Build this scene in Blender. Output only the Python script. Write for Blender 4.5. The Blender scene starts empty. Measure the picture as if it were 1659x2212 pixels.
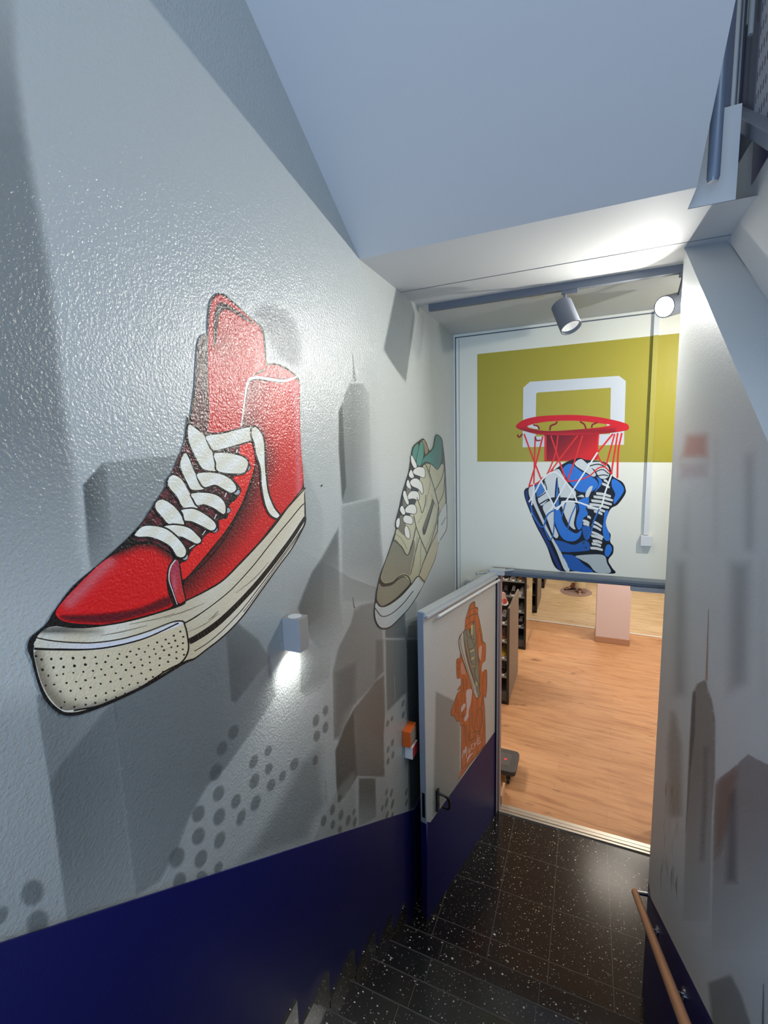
import bpy, bmesh, math, random
import numpy as np
from mathutils import Vector, Matrix, geometry
random.seed(7); np.random.seed(7)
SC=bpy.context.scene; COL=SC.collection
# ------------------------------------------------------------------ camera (solved from the room's own straight lines)
W_,H_=1659.0,2212.0; PPX,PPY=829.5,1106.0
FPX=995.27; YAW,PIT,ROL=-0.41806,0.13491,-0.027325
CH=3.361                                   # eye height above the landing floor (metres)
def _axes():
    ca,sa=math.cos(YAW),math.sin(YAW);cb,sb=math.cos(PIT),math.sin(PIT);cc,sc=math.cos(ROL),math.sin(ROL)
    f=Vector((sa*cb,ca*cb,-sb));r=Vector((ca,-sa,0));u=r.cross(f)
    return cc*r+sc*u,-sc*r+cc*u,f
CR,CU,CF=_axes(); CAM=Vector((0,0,CH))
def ray(x,y): return (x-PPX)/FPX*CR-(y-PPY)/FPX*CU+CF
class Plane:
    def __init__(s,p,n): s.p=Vector(p);s.n=Vector(n).normalized()
    def at(s,x,y,off=0.0):
        x=float(x);y=float(y)
        d=ray(x,y);q=s.p+s.n*off
        return CAM+d*((q-CAM).dot(s.n)/d.dot(s.n))
XL,XR,XR2,YD,ZC,ZH=-1.082,.405,.58,4.0,4.311,2.292
RUN,RIS,N0=.251,.163,2.515
PITCH=RIS/RUN
PW_L=Plane((XL,0,0),(1,0,0)); PW_R=Plane((XR,0,0),(-1,0,0)); PW_F=Plane((0,YD,0),(0,-1,0))
LH=Vector((-.694,3.88,0)); LF=Vector((-.958,2.743,0)); LD=(LF-LH).normalized(); LN=Vector((-LD.y,LD.x,0))
if LN.x<0: LN=-LN
PW_D=Plane(LF,LN)
def tz(y): return 4.34-.70*(2.833-y)        # sloping top of the right wall
def sz(y): return ZC+.667*(2.22-y)          # sloping soffit
# ------------------------------------------------------------------ materials
def s2l(c): 
    c=c/255.0
    return c/12.92 if c<=.04045 else ((c+.055)/1.055)**2.4
def rgb(c): return (s2l(c[0]),s2l(c[1]),s2l(c[2]),1)
MATS={}
def nt(name):
    m=bpy.data.materials.new(name);m.use_nodes=True
    t=m.node_tree;b=t.nodes['Principled BSDF'];return m,t,b
def add_bump(t,b,scale,strength,dist=.002,detail=3):
    g=t.nodes.new('ShaderNodeNewGeometry');n=t.nodes.new('ShaderNodeTexNoise');n.inputs['Scale'].default_value=scale;n.inputs['Detail'].default_value=detail
    t.links.new(g.outputs['Position'],n.inputs['Vector'])
    bp=t.nodes.new('ShaderNodeBump');bp.inputs['Strength'].default_value=strength;bp.inputs['Distance'].default_value=dist
    t.links.new(n.outputs['Fac'],bp.inputs['Height']);t.links.new(bp.outputs['Normal'],b.inputs['Normal']);t.links.new(bp.outputs['Normal'],b.inputs['Coat Normal'])
def mat(name,col,rough=.5,metal=0,bump=None,spec=.5,emit=None,es=1,trans=0):
    if name in MATS: return MATS[name]
    m,t,b=nt(name);b.inputs['Base Color'].default_value=rgb(col);b.inputs['Roughness'].default_value=rough
    b.inputs['Metallic'].default_value=metal;b.inputs['Specular IOR Level'].default_value=spec
    if trans: b.inputs['Transmission Weight'].default_value=trans
    if bump: add_bump(t,b,*bump)
    if emit: b.inputs['Emission Color'].default_value=rgb(emit);b.inputs['Emission Strength'].default_value=es
    MATS[name]=m;return m
WB=(130,.6,.005,3)
def paint_mat(alpha,rough=.36,bump=WB):
    if rough==.36: rough=.27
    key='mural_paint_%s_%s_%s'%('soft' if alpha else 'solid',rough,'b' if bump else 'n')
    if key in MATS: return MATS[key]
    m,t,b=nt(key);a=t.nodes.new('ShaderNodeAttribute');a.attribute_name='Col'
    t.links.new(a.outputs['Color'],b.inputs['Base Color']);b.inputs['Roughness'].default_value=rough;b.inputs['Specular IOR Level'].default_value=.5 if rough<.3 else .25
    if rough<.3: b.inputs['Coat Weight'].default_value=.35;b.inputs['Coat Roughness'].default_value=.17
    if bump: add_bump(t,b,*bump)
    if alpha:
        o=t.nodes['Material Output'];mx=t.nodes.new('ShaderNodeMixShader');tr=t.nodes.new('ShaderNodeBsdfTransparent')
        t.links.new(a.outputs['Alpha'],mx.inputs[0]);t.links.new(tr.outputs[0],mx.inputs[1]);t.links.new(b.outputs[0],mx.inputs[2]);t.links.new(mx.outputs[0],o.inputs[0])
    MATS[key]=m;return m
def wood_mat(name='oak_floor_boards',ca=(188,138,96),cb=(196,148,106)):
    m,t,b=nt(name);N=t.nodes;L=t.links
    g=N.new('ShaderNodeNewGeometry');mp=N.new('ShaderNodeMapping');mp.inputs['Rotation'].default_value=(0,0,.06)
    L.new(g.outputs['Position'],mp.inputs['Vector'])
    br=N.new('ShaderNodeTexBrick');br.inputs['Scale'].default_value=1;br.inputs['Brick Width'].default_value=1.3;br.inputs['Row Height'].default_value=.18
    br.inputs['Mortar Size'].default_value=.0012;br.inputs['Color1'].default_value=rgb(ca);br.inputs['Color2'].default_value=rgb(cb);br.inputs['Mortar'].default_value=rgb((172,126,88));br.offset=.37
    L.new(mp.outputs[0],br.inputs['Vector'])
    m2=N.new('ShaderNodeMapping');m2.inputs['Scale'].default_value=(1.3,11,1);L.new(mp.outputs[0],m2.inputs['Vector'])
    n=N.new('ShaderNodeTexNoise');n.inputs['Scale'].default_value=1.6;n.inputs['Detail'].default_value=8;n.inputs['Roughness'].default_value=.62;n.inputs['Distortion'].default_value=.5;L.new(m2.outputs[0],n.inputs['Vector'])
    r=N.new('ShaderNodeValToRGB');r.color_ramp.elements[0].position=.28;r.color_ramp.elements[0].color=rgb((168,128,98));r.color_ramp.elements[1].position=.55;r.color_ramp.elements[1].color=(1,1,1,1)
    L.new(n.outputs['Fac'],r.inputs['Fac'])
    m3=N.new('ShaderNodeMapping');m3.inputs['Scale'].default_value=(3.,7,1);L.new(mp.outputs[0],m3.inputs['Vector'])
    n3=N.new('ShaderNodeTexNoise');n3.inputs['Scale'].default_value=1.1;n3.inputs['Detail'].default_value=5;L.new(m3.outputs[0],n3.inputs['Vector'])
    r3=N.new('ShaderNodeValToRGB');r3.color_ramp.elements[0].position=.24;r3.color_ramp.elements[0].color=rgb((120,80,55));r3.color_ramp.elements[1].position=.36;r3.color_ramp.elements[1].color=(1,1,1,1);L.new(n3.outputs['Fac'],r3.inputs['Fac'])
    mx=N.new('ShaderNodeMix');mx.data_type='RGBA';mx.blend_type='MULTIPLY';mx.inputs[0].default_value=.5;L.new(br.outputs['Color'],mx.inputs[6]);L.new(r.outputs[0],mx.inputs[7])
    mx2=N.new('ShaderNodeMix');mx2.data_type='RGBA';mx2.blend_type='MULTIPLY';mx2.inputs[0].default_value=.7;L.new(mx.outputs[2],mx2.inputs[6]);L.new(r3.outputs[0],mx2.inputs[7])
    L.new(mx2.outputs[2],b.inputs['Base Color']);b.inputs['Roughness'].default_value=.5;b.inputs['Specular IOR Level'].default_value=.3
    return m
def terrazzo(name,joints):
    m,t,b=nt(name);N=t.nodes;L=t.links
    g=N.new('ShaderNodeNewGeometry');pos=g.outputs['Position']
    base=None
    def chips(scale,thr,amt,seedv,stretch):
        mp=N.new('ShaderNodeMapping');mp.inputs['Location'].default_value=seedv;mp.inputs['Scale'].default_value=stretch;L.new(pos,mp.inputs['Vector'])
        nz=N.new('ShaderNodeTexNoise');nz.inputs['Scale'].default_value=scale*.8;L.new(mp.outputs[0],nz.inputs['Vector'])
        ad=N.new('ShaderNodeVectorMath');ad.operation='MULTIPLY_ADD';L.new(nz.outputs['Color'],ad.inputs[0]);ad.inputs[1].default_value=(.012,.012,.012);L.new(mp.outputs[0],ad.inputs[2])
        v=N.new('ShaderNodeTexVoronoi');v.inputs['Scale'].default_value=scale;L.new(ad.outputs[0],v.inputs['Vector'])
        lt=N.new('ShaderNodeMath');lt.operation='LESS_THAN';L.new(v.outputs['Distance'],lt.inputs[0]);lt.inputs[1].default_value=thr
        sp=N.new('ShaderNodeSeparateColor');L.new(v.outputs['Color'],sp.inputs[0])
        gt=N.new('ShaderNodeMath');gt.operation='GREATER_THAN';L.new(sp.outputs[0],gt.inputs[0]);gt.inputs[1].default_value=1-amt
        mu=N.new('ShaderNodeMath');mu.operation='MULTIPLY';L.new(lt.outputs[0],mu.inputs[0]);L.new(gt.outputs[0],mu.inputs[1])
        m2=N.new('ShaderNodeMath');m2.operation='MULTIPLY';L.new(mu.outputs[0],m2.inputs[0])
        ma=N.new('ShaderNodeMath');ma.operation='MULTIPLY_ADD';L.new(sp.outputs[1],ma.inputs[0]);ma.inputs[1].default_value=.8;ma.inputs[2].default_value=.2
        L.new(ma.outputs[0],m2.inputs[1]);return m2.outputs[0]
    a=chips(55,.27,.13,(1.3,2.1,.4),(1,1.6,1));c=chips(120,.28,.09,(4.3,.1,.9),(1.5,1,1));d=chips(26,.17,.10,(7.3,5.1,.2),(1,1,1))
    mxa=N.new('ShaderNodeMath');mxa.operation='MAXIMUM';L.new(a,mxa.inputs[0]);L.new(c,mxa.inputs[1])
    mxb=N.new('ShaderNodeMath');mxb.operation='MAXIMUM';L.new(mxa.outputs[0],mxb.inputs[0]);L.new(d,mxb.inputs[1])
    mx=N.new('ShaderNodeMix');mx.data_type='RGBA';L.new(mxb.outputs[0],mx.inputs[0]);mx.inputs[6].default_value=rgb((20,19,20));mx.inputs[7].default_value=rgb((235,228,215))
    out=mx.outputs[2]
    sx=N.new('ShaderNodeSeparateXYZ');L.new(pos,sx.inputs[0])
    def line(axis,off,period,w):
        nonlocal out
        s=N.new('ShaderNodeMath');s.operation='SUBTRACT';L.new(sx.outputs[axis],s.inputs[0]);s.inputs[1].default_value=off-50*period
        md=N.new('ShaderNodeMath');md.operation='MODULO';L.new(s.outputs[0],md.inputs[0]);md.inputs[1].default_value=period
        l=N.new('ShaderNodeMath');l.operation='LESS_THAN';L.new(md.outputs[0],l.inputs[0]);l.inputs[1].default_value=w
        k=N.new('ShaderNodeMix');k.data_type='RGBA';L.new(l.outputs[0],k.inputs[0]);L.new(out,k.inputs[6]);k.inputs[7].default_value=rgb((96,90,88));out=k.outputs[2]
    for j in joints: line(*j)
    L.new(out,b.inputs['Base Color']);b.inputs['Roughness'].default_value=.2;b.inputs['Specular IOR Level'].default_value=.8
    return m
M_WALL=mat('rough_white_wall_paint',(184,189,188),.27,bump=WB,spec=.6)
M_WALL.node_tree.nodes['Principled BSDF'].inputs['Coat Weight'].default_value=.35;M_WALL.node_tree.nodes['Principled BSDF'].inputs['Coat Roughness'].default_value=.17
M_CEIL=mat('smooth_white_plaster',(200,200,198),.75)
M_FAR=mat('white_panel_paint',(226,224,208),.42,bump=(60,.15,.002,2))
M_NAVY=mat('navy_dado_paint',(7,12,82),.45,bump=(95,.25,.002,2))
M_GREY=mat('grey_coated_steel',(128,134,144),.45)
M_LGREY=mat('light_grey_frame',(176,180,182),.4)
M_TRACK=mat('grey_track_aluminium',(94,99,108),.45)
M_ALU=mat('brushed_aluminium',(196,188,176),.35,.7)
M_BLACK=mat('black_plastic',(14,14,15),.4)
M_WHITE=mat('white_plastic',(214,214,212),.45)
M_STEEL=mat('polished_steel',(190,190,190),.18,1)
M_RAIL=mat('wooden_handrail',(176,128,96),.4)
M_TERR=terrazzo('black_terrazzo_tiles',[(0,-.520,.3795,.004),(1,3.536,.3785,.004)])
M_TREAD=terrazzo('black_terrazzo_treads',[(0,-.774,.60,.003)])
M_SKIRT=terrazzo('black_terrazzo_skirting',[])
M_NOSE=mat('grey_step_edge',(70,68,68),.35)  # lighter grey strip along each step edge
M_WOOD=wood_mat();M_WOOD2=wood_mat('pale_oak_boards',(204,174,136),(212,184,148))
M_DARKW=mat('grey_laminate',(124,112,102),.55,bump=(30,.1,.002,2))
M_DARKE=mat('dark_edge_band',(46,38,36),.5)
M_PINK=mat('dusty_pink_paint',(216,198,198),.7)
M_MIRROR=mat('mirror_glass',(235,230,215),.03,1)
M_LIT=mat('lamp_lens_lit',(255,255,255),.3,emit=(255,250,240),es=60)
M_DIM=mat('lamp_reflector',(220,222,222),.15,.8,emit=(255,255,250),es=.6)
# ------------------------------------------------------------------ mesh helpers
def link(o,parent=None):
    COL.objects.link(o)
    if parent is not None:
        o.parent=parent
    return o
def root_of(o):
    p=Vector((0,0,0));q=o
    while q is not None: p+=q.location;q=q.parent
    return p
def mesh_obj(name,verts,faces,m,parent=None,smooth=False,mats=None,fm=None,label=None):
    off=root_of(parent) if parent is not None else Vector((0,0,0))
    me=bpy.data.meshes.new(name);me.from_pydata([tuple(Vector(v)-off) for v in verts],[],faces)
    me.materials.append(m)
    if mats:
        for x in mats: me.materials.append(x)
        me.polygons.foreach_set('material_index',fm)
    if smooth: me.polygons.foreach_set('use_smooth',[True]*len(me.polygons))
    o=bpy.data.objects.new(name,me);link(o,parent)
    if label:o['label']=label
    return o
def tag(o,label=None,cat=None,group=None,kind=None):
    if label:o['label']=label
    if cat:o['category']=cat
    if group:o['group']=group
    if kind:o['kind']=kind
    return o
def empty(name,loc,label=None,cat=None,group=None,kind=None):
    o=bpy.data.objects.new(name,None);o.location=loc;COL.objects.link(o);o.empty_display_size=.1
    return tag(o,label,cat,group,kind)
class MB:
    def __init__(s): s.v=[];s.f=[];s.m=[];s.cur=0
    def quad(s,a,b,c,d): n=len(s.v);s.v+=[a,b,c,d];s.f.append((n,n+1,n+2,n+3));s.m.append(s.cur)
    def poly(s,pts): n=len(s.v);s.v+=list(pts);s.f.append(tuple(range(n,n+len(pts))));s.m.append(s.cur)
    def box(s,x0,x1,y0,y1,z0,z1):
        s.hexa([(x0,y0,z0),(x1,y0,z0),(x1,y1,z0),(x0,y1,z0)],[(x0,y0,z1),(x1,y0,z1),(x1,y1,z1),(x0,y1,z1)])
    def hexa(s,lo,hi):
        n=len(s.v);k=len(lo);s.v+=list(lo)+list(hi)
        s.f.append(tuple(reversed(range(n,n+k))));s.f.append(tuple(range(n+k,n+2*k)))
        for i in range(k): j=(i+1)%k;s.f.append((n+i,n+j,n+k+j,n+k+i))
        s.m+=[s.cur]*(k+2)
    def obox(s,o,ux,uy,uz,x0,x1,y0,y1,z0,z1):
        g=lambda a,b,c:Vector(o)+Vector(ux)*a+Vector(uy)*b+Vector(uz)*c
        s.hexa([g(x0,y0,z0),g(x1,y0,z0),g(x1,y1,z0),g(x0,y1,z0)],[g(x0,y0,z1),g(x1,y0,z1),g(x1,y1,z1),g(x0,y1,z1)])
    def tube(s,pts,r,n=12,caps=True,flat=None):
        pts=[Vector(p) for p in pts];R=r if isinstance(r,(list,tuple)) else [r]*len(pts);b=len(s.v)
        prev=None
        for i,p in enumerate(pts):
            t=((pts[min(i+1,len(pts)-1)]-pts[max(i-1,0)])).normalized()
            if prev is None:
                a=Vector((0,0,1)) if abs(t.z)<.9 else Vector((1,0,0));u=t.cross(a).normalized()
            else: u=(prev-t*prev.dot(t)).normalized()
            prev=u;w=t.cross(u)
            for k in range(n):
                an=2*math.pi*k/n;s.v.append(p+(u*math.cos(an)+w*math.sin(an))*R[i])
        for i in range(len(pts)-1):
            for k in range(n):
                a=b+i*n+k;c=b+i*n+(k+1)%n;s.f.append((a,c,c+n,a+n));s.m.append(s.cur)
        if caps:
            s.f.append(tuple(reversed(range(b,b+n))));e=b+(len(pts)-1)*n;s.f.append(tuple(range(e,e+n)));s.m+=[s.cur]*2
    def lathe(s,o,ax,prof,n=28):
        o=Vector(o);ax=Vector(ax).normalized();a=Vector((0,0,1)) if abs(ax.z)<.9 else Vector((1,0,0));u=ax.cross(a).normalized();w=ax.cross(u);b=len(s.v)
        for h,r in prof:
            for k in range(n):
                an=2*math.pi*k/n;s.v.append(o+ax*h+(u*math.cos(an)+w*math.sin(an))*r)
        for i in range(len(prof)-1):
            for k in range(n):
                a=b+i*n+k;c=b+i*n+(k+1)%n;s.f.append((a,c,c+n,a+n));s.m.append(s.cur)
        return b
    def build(s,name,m,parent=None,smooth=False,mats=None,bevel=0,label=None):
        o=mesh_obj(name,s.v,s.f,m,parent,smooth,mats,s.m if mats else None,label)
        bm=bmesh.new();bm.from_mesh(o.data);bmesh.ops.recalc_face_normals(bm,faces=bm.faces)
        if smooth:
            for e in bm.edges:
                if len(e.link_faces)==2 and e.calc_face_angle(0)>.7: e.smooth=False
        bm.to_mesh(o.data);bm.free()
        if bevel:
            bv=o.modifiers.new('bevel','BEVEL');bv.width=bevel;bv.segments=2;bv.limit_method='ANGLE'
        return o
def struct(o): o['kind']='structure';return o
# ------------------------------------------------------------------ painting on walls
LAY={}
def spline(pts,closed,step=5.0):
    P=[np.array(p[:2],float) for p in pts];n=len(P);out=[];R=range(n if closed else n-1)
    for i in R:
        p1=P[i];p2=P[(i+1)%n]
        p0=P[i-1] if (closed or i>0) else p1*2-p2
        p3=P[(i+2)%n] if (closed or i+2<n) else p2*2-p1
        k=max(1,int(np.linalg.norm(p2-p1)/step))
        for j in range(k):
            t=j/k;out.append(.5*((2*p1)+(-p0+p2)*t+(2*p0-5*p1+4*p2-p3)*t*t+(-p0+3*p1-3*p2+p3)*t**3)*1.0)
    if not closed: out.append(P[-1])
    return out
def T(crop,s):
    ox,oy,k=crop;v=s.replace(')(',' ').replace('(','').replace(')','').split()
    return [(ox+float(a.split(',')[0])/k,oy+float(a.split(',')[1])/k) for a in v]
def inside(p,poly):
    x,y=p[:,0],p[:,1];r=np.zeros(len(p),bool);n=len(poly)
    for i in range(n):
        x1,y1=poly[i];x2,y2=poly[(i+1)%n]
        c=((y1>y)!=(y2>y));
        with np.errstate(divide='ignore',invalid='ignore'): xi=(x2-x1)*(y-y1)/((y2-y1) if y2!=y1 else 1e-9)+x1
        r^=c&(x<xi)
    return r
def dist(p,poly,closed=True):
    d=np.full(len(p),1e9);n=len(poly);poly=[np.array(q) for q in poly]
    for i in range(n if closed else n-1):
        a=poly[i];b=poly[(i+1)%n];ab=b-a;L=(ab@ab)+1e-9
        t=np.clip(((p-a)@ab)/L,0,1);d=np.minimum(d,np.linalg.norm(p-(a+t[:,None]*ab),axis=1))
    return d
def next_off(pl,step=2.2e-5):
    k=id(pl);LAY[k]=LAY.get(k,0)+1;return .0005+LAY[k]*step
def finish_paint(name,P2,F,cols,pl,parent,alpha,rough,off,label=None,bump=WB):
    o=mesh_obj(name,[pl.at(x,y,off) for x,y in P2],F,paint_mat(alpha,rough,bump),parent)
    ca=o.data.color_attributes.new('Col','FLOAT_COLOR','POINT');ca.data.foreach_set('color',np.asarray(cols,dtype=np.float32).ravel())
    # face the room
    if len(o.data.polygons) and sum(p.normal.dot(pl.n) for p in list(o.data.polygons)[:5])<0: o.data.flip_normals()
    if label:o['label']=label
    return o
def tolin(C):
    C=np.clip(np.asarray(C,float)/255.,0,1);return np.where(C<=.04045,C/12.92,((C+.055)/1.055)**2.4)
def fill(name,pts,col,pl,parent=None,smooth=True,grad=None,feather=0,alpha=1.0,space=None,rough=.36,sides=None,afun=None,label=None,step=5.0,bump=WB,extra=None):
    """flat painted shape; grad(P)->rgb per point, feather = soft airbrushed rim (px)"""
    parts=[pts]+(extra or [])
    V=[];F=[];CC=[];soft=feather>0 or alpha<1 or afun is not None
    for pp in parts:
        B=spline(pp,True,step) if smooth else [np.array(q,float) for q in pp]
        if not smooth and (grad or feather):
            B2=[]
            for i in range(len(B)):
                a=B[i];b=B[(i+1)%len(B)];k=max(1,int(np.linalg.norm(b-a)/(space or 14)))
                B2+=[a+(b-a)*j/k for j in range(k)]
            B=B2
        pts2=list(B);
        if grad is not None or soft and (feather or afun is not None):
            A=np.array(B);x0,y0=A.min(0);x1,y1=A.max(0);sp=space or max(5,min(14,(x1-x0)/6))
            gx=np.arange(x0+sp*.5,x1,sp);gy=np.arange(y0+sp*.5,y1,sp)
            if len(gx) and len(gy):
                G=np.array([(a+(sp*.5 if j%2 else 0),b) for j,b in enumerate(gy) for a in gx])
                G=G[inside(G,B)]
                if len(G): G=G[dist(G,B)>sp*.35]
                pts2+=list(G)
                if feather and sp>feather*.8:
                    n=len(B)
                    for fr in (.5,1.0):
                        ring=[]
                        for i in range(n):
                            tv=B[(i+1)%n]-B[i-1];nv=np.array([-tv[1],tv[0]])/(np.linalg.norm(tv)+1e-9)
                            ring+=[B[i]+nv*feather*fr,B[i]-nv*feather*fr]
                        ring=np.array(ring);ring=ring[inside(ring,B)]
                        if len(ring): ring=ring[dist(ring,B)>feather*fr*.9];pts2+=list(ring)
        nb=len(B)
        v2,_,f2,_,_,_=geometry.delaunay_2d_cdt([Vector((float(a),float(b))) for a,b in pts2],[],[list(range(nb))],1,1e-4)
        P=np.array([(v.x,v.y) for v in v2])
        if not len(P): continue
        C=np.array(grad(P),float) if grad is not None else np.tile(np.array(col,float),(len(P),1))
        al=np.full(len(P),float(alpha))
        if feather or sides is not None or afun is not None:
            if feather:
                if sides is not None: d=dist(P,sides,False)
                else: d=dist(P,B)
                t=np.clip(d/feather,0,1);al=al*(t*t*(3-2*t))
            if afun is not None: al=al*np.clip(afun(P),0,1)
        n0=len(V);V+=[tuple(q) for q in P];F+=[tuple(i+n0 for i in f) for f in f2]
        CC.append(np.concatenate([tolin(C),al[:,None]],1))
    return finish_paint(name,V,F,np.concatenate(CC),pl,parent,soft,rough,next_off(pl),label,bump)
def strokes(name,L,*a,**k):
    off=None
    for q in L: strokes1(name,[q],*a,**k)
def strokes1(name,L,col,pl,parent=None,smooth=True,rough=.36,alpha=1.0,label=None,step=4.0,bump=WB):
    """L = [(pts,width or [widths])]"""
    V=[];F=[];
    for pts,w in L:
        S=spline(pts,False,step) if smooth else [np.array(p,float) for p in pts];n=len(S)
        if isinstance(w,(list,tuple)):
            acc=[0.0]
            for i in range(1,len(pts)): acc.append(acc[-1]+math.dist(pts[i][:2],pts[i-1][:2]))
            sl=[0.0]
            for i in range(1,n): sl.append(sl[-1]+np.linalg.norm(S[i]-S[i-1]))
            k=acc[-1]/(sl[-1]+1e-9);ws=np.interp([q*k for q in sl],acc,w)
        else: ws=[w]*n
        b=len(V)
        for i in range(n):
            t=S[min(i+1,n-1)]-S[max(i-1,0)];t=t/(np.linalg.norm(t)+1e-9);nv=np.array([-t[1],t[0]])*ws[i]*.5
            V+=[tuple(S[i]+nv),tuple(S[i]-nv)]
        for i in range(n-1): F.append((b+2*i,b+2*i+1,b+2*i+3,b+2*i+2))
    C=np.tile(np.append(tolin(np.array(col,float)),alpha),(len(V),1))
    return finish_paint(name,V,F,C,pl,parent,alpha<1,rough,next_off(pl),label,bump)
def blobs(name,L,col,pl,parent=None,alpha=1.0,soft=.0,rough=.36,rot=0,label=None):
    if len(L)>99: return blobs1(name,L,col,pl,parent,alpha,soft,rough,rot,label)
    for q in L: blobs1(name,[q],col,pl,parent,alpha,soft,rough,rot,label)
def blobs1(name,L,col,pl,parent=None,alpha=1.0,soft=.0,rough=.36,rot=0,label=None):
    """L=[(x,y,rx,ry[,rot])] painted spots"""
    V=[];F=[];C=[];lc=tolin(np.array(col,float));nn=16
    for q in L:
        x,y,rx,ry=q[:4];a=math.radians(q[4] if len(q)>4 else rot);ca,sa=math.cos(a),math.sin(a);b=len(V)
        V.append((x,y));C.append(list(lc)+[alpha])
        rings=[(1-soft,alpha),(1,0)] if soft else [(1,alpha)]
        for rr,al in rings:
            for k in range(nn):
                t=2*math.pi*k/nn;u=rx*rr*math.cos(t);v=ry*rr*math.sin(t);V.append((x+u*ca-v*sa,y+u*sa+v*ca));C.append(list(lc)+[al])
        for k in range(nn):
            F.append((b,b+1+k,b+1+(k+1)%nn))
            if soft: F.append((b+1+k,b+1+nn+k,b+1+nn+(k+1)%nn,b+1+(k+1)%nn))
    return finish_paint(name,V,F,C,pl,parent,alpha<1 or soft>0,rough,next_off(pl),label)
def mix(a,b,t): t=np.clip(t,0,1)[:,None];return np.array(a,float)*(1-t)+np.array(b,float)*t
def mix2(A,b,t): t=np.clip(t,0,1)[:,None];return A*(1-t)+np.array(b,float)*t
# ================================================================== SETTING
def build_setting():
    # left wall: painted upper part, navy lower part with a slope that follows the stairs
    yb,yf=-3.0,YD;dl=lambda y:3.361-.995-.6715*(y-.422)
    yc=2.83;zc=.765
    w=MB();w.poly([(XL,yb,dl(yb)),(XL,yc,zc),(XL,yf,zc),(XL,yf,7.2),(XL,yb,7.2)])
    w.poly([(XL-.2,yb,-.4),(XL-.2,yb,7.2),(XL-.2,yf,7.2),(XL-.2,yf,-.4)])
    w.cur=1;e=XL+.0055;w.poly([(e,yb,-.4),(e,yf,-.4),(e,yf,zc),(e,yc,zc),(e,yb,dl(yb))]);w.quad((XL,yb,dl(yb)),(e,yb,dl(yb)),(e,yc,zc),(XL,yc,zc));w.quad((XL,yc,zc),(e,yc,zc),(e,yf,zc),(XL,yf,zc))
    struct(w.build('wall_left',M_WALL,mats=[M_NAVY]))
    # right wall with sloping top, navy lower part
    w=MB();ye=2.845;dr=lambda y:.758+.662*(2.725-y)
    y0=-1.6
    top=lambda y:min(tz(y),9)
    zt0=max(tz(y0),dr(y0)+.05)
    ycross=1.0
    # front face (faces the stairs)
    w.poly([(XR,ye,.758),(XR,2.725,.758),(XR,ycross,dr(ycross)),(XR,ycross,tz(ycross)),(XR,ye,ZC)])
    w.poly([(XR,ye,ZC),(XR,ycross,tz(ycross)),(XR2,ycross,tz(ycross)),(XR2,ye,ZC)])
    w.poly([(XR,ye,.758),(XR,ye,ZC),(XR2+.6,ye,ZC),(XR2+.6,ye,.758)])
    w.cur=1
    w.poly([(XR,ye,-.3),(XR,ycross,-.3),(XR,ycross,dr(ycross)),(XR,2.725,.758),(XR,ye,.758)])
    w.poly([(XR,ye,-.3),(XR,ye,.758),(XR2+.6,ye,.758),(XR2+.6,ye,-.3)])
    w.cur=0
    w.poly([(XR,ycross,-.3),(XR,ycross,tz(ycross)),(XR2,ycross,tz(ycross)),(XR2,ycross,-.3)])
    struct(w.build('wall_right',mat('pale_grey_wall_paint',(186,189,188),.5,bump=(130,.3,.003,3)),mats=[M_NAVY]))
    # wall of the next flight rising behind it
    fz=lambda y:4.47+.70*(y-2.322)
    w=MB();w.hexa([(XR2,2.83,ZC),(XR2,2.83,fz(2.83)),(XR2,1.0,fz(1.0)),(XR2,1.0,tz(1.0))],[(XR2+.12,2.83,ZC),(XR2+.12,2.83,fz(2.83)),(XR2+.12,1.0,fz(1.0)),(XR2+.12,1.0,tz(1.0))])
    struct(w.build('wall_flight',M_CEIL))
    PX=Plane((XR2,0,0),(-1,0,0))
    w=MB();w.poly([PX.at(x,y,.002) for x,y in [(1628,296),(1622,400),(1662,332),(1664,318)]]);struct(w.build('trim_1',M_NAVY))
    w=MB();w.poly([PX.at(x,y,.003) for x,y in [(1589,262),(1624,300),(1588,362)]]);struct(w.build('trim_6',M_SKIRT))
    # far wall above the door and beside it
    w=MB()
    w.box(XL,-.72,YD,YD+.22,0,ZC);w.box(-.72,1.75,YD,YD+.22,ZH,ZC);w.box(.60,1.75,YD,YD+.22,0,ZH)
    struct(w.build('wall_far',M_FAR))
    # thin shadow joint of the panel in the corner
    w=MB();w.box(XL+.012,XL+.020,YD-.004,YD,2.0,ZC-.02);w.box(XL+.012,1.2,YD-.004,YD,ZC-.028,ZC-.020);
    struct(w.build('trim_2',mat('joint_grey',(86,92,104),.6)))
    w=MB();w.box(XL+.045,XL+.05,YD-.003,YD,2.0,ZC-.04)
    struct(w.build('trim_3',M_LGREY))
    w=MB();w.box(1.75,1.95,2.845,YD+.22,-.1,ZC);struct(w.build('wall_side',M_FAR))
    # ceilings
    w=MB();w.poly([(XL,2.22,ZC),(.345,2.22,ZC),(.345,2.40,ZC),(XR2+.02,2.40,ZC),(XR2+.02,2.845,ZC),(1.75,2.845,ZC),(1.75,YD+.1,ZC),(XL,YD+.1,ZC)])
    struct(w.build('ceiling',M_CEIL))
    w=MB();w.box(XL,1.75,2.772,2.776,ZC-.0015,ZC+.001);struct(w.build('trim_4',mat('joint_grey',(86,92,104),.6)))
    # sloping soffit (underside of the flight above), its edge and the slab face
    w=MB();ys=-2.9
    w.hexa([(XL,2.22,ZC),(.345,2.22,ZC),(.345,ys,sz(ys)),(XL,ys,sz(ys))],[(XL,2.22,ZC+.3),(.345,2.22,ZC+.3),(.345,ys,sz(ys)+.3),(XL,ys,sz(ys)+.3)])
    struct(w.build('ceiling_slope',M_CEIL))
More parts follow.
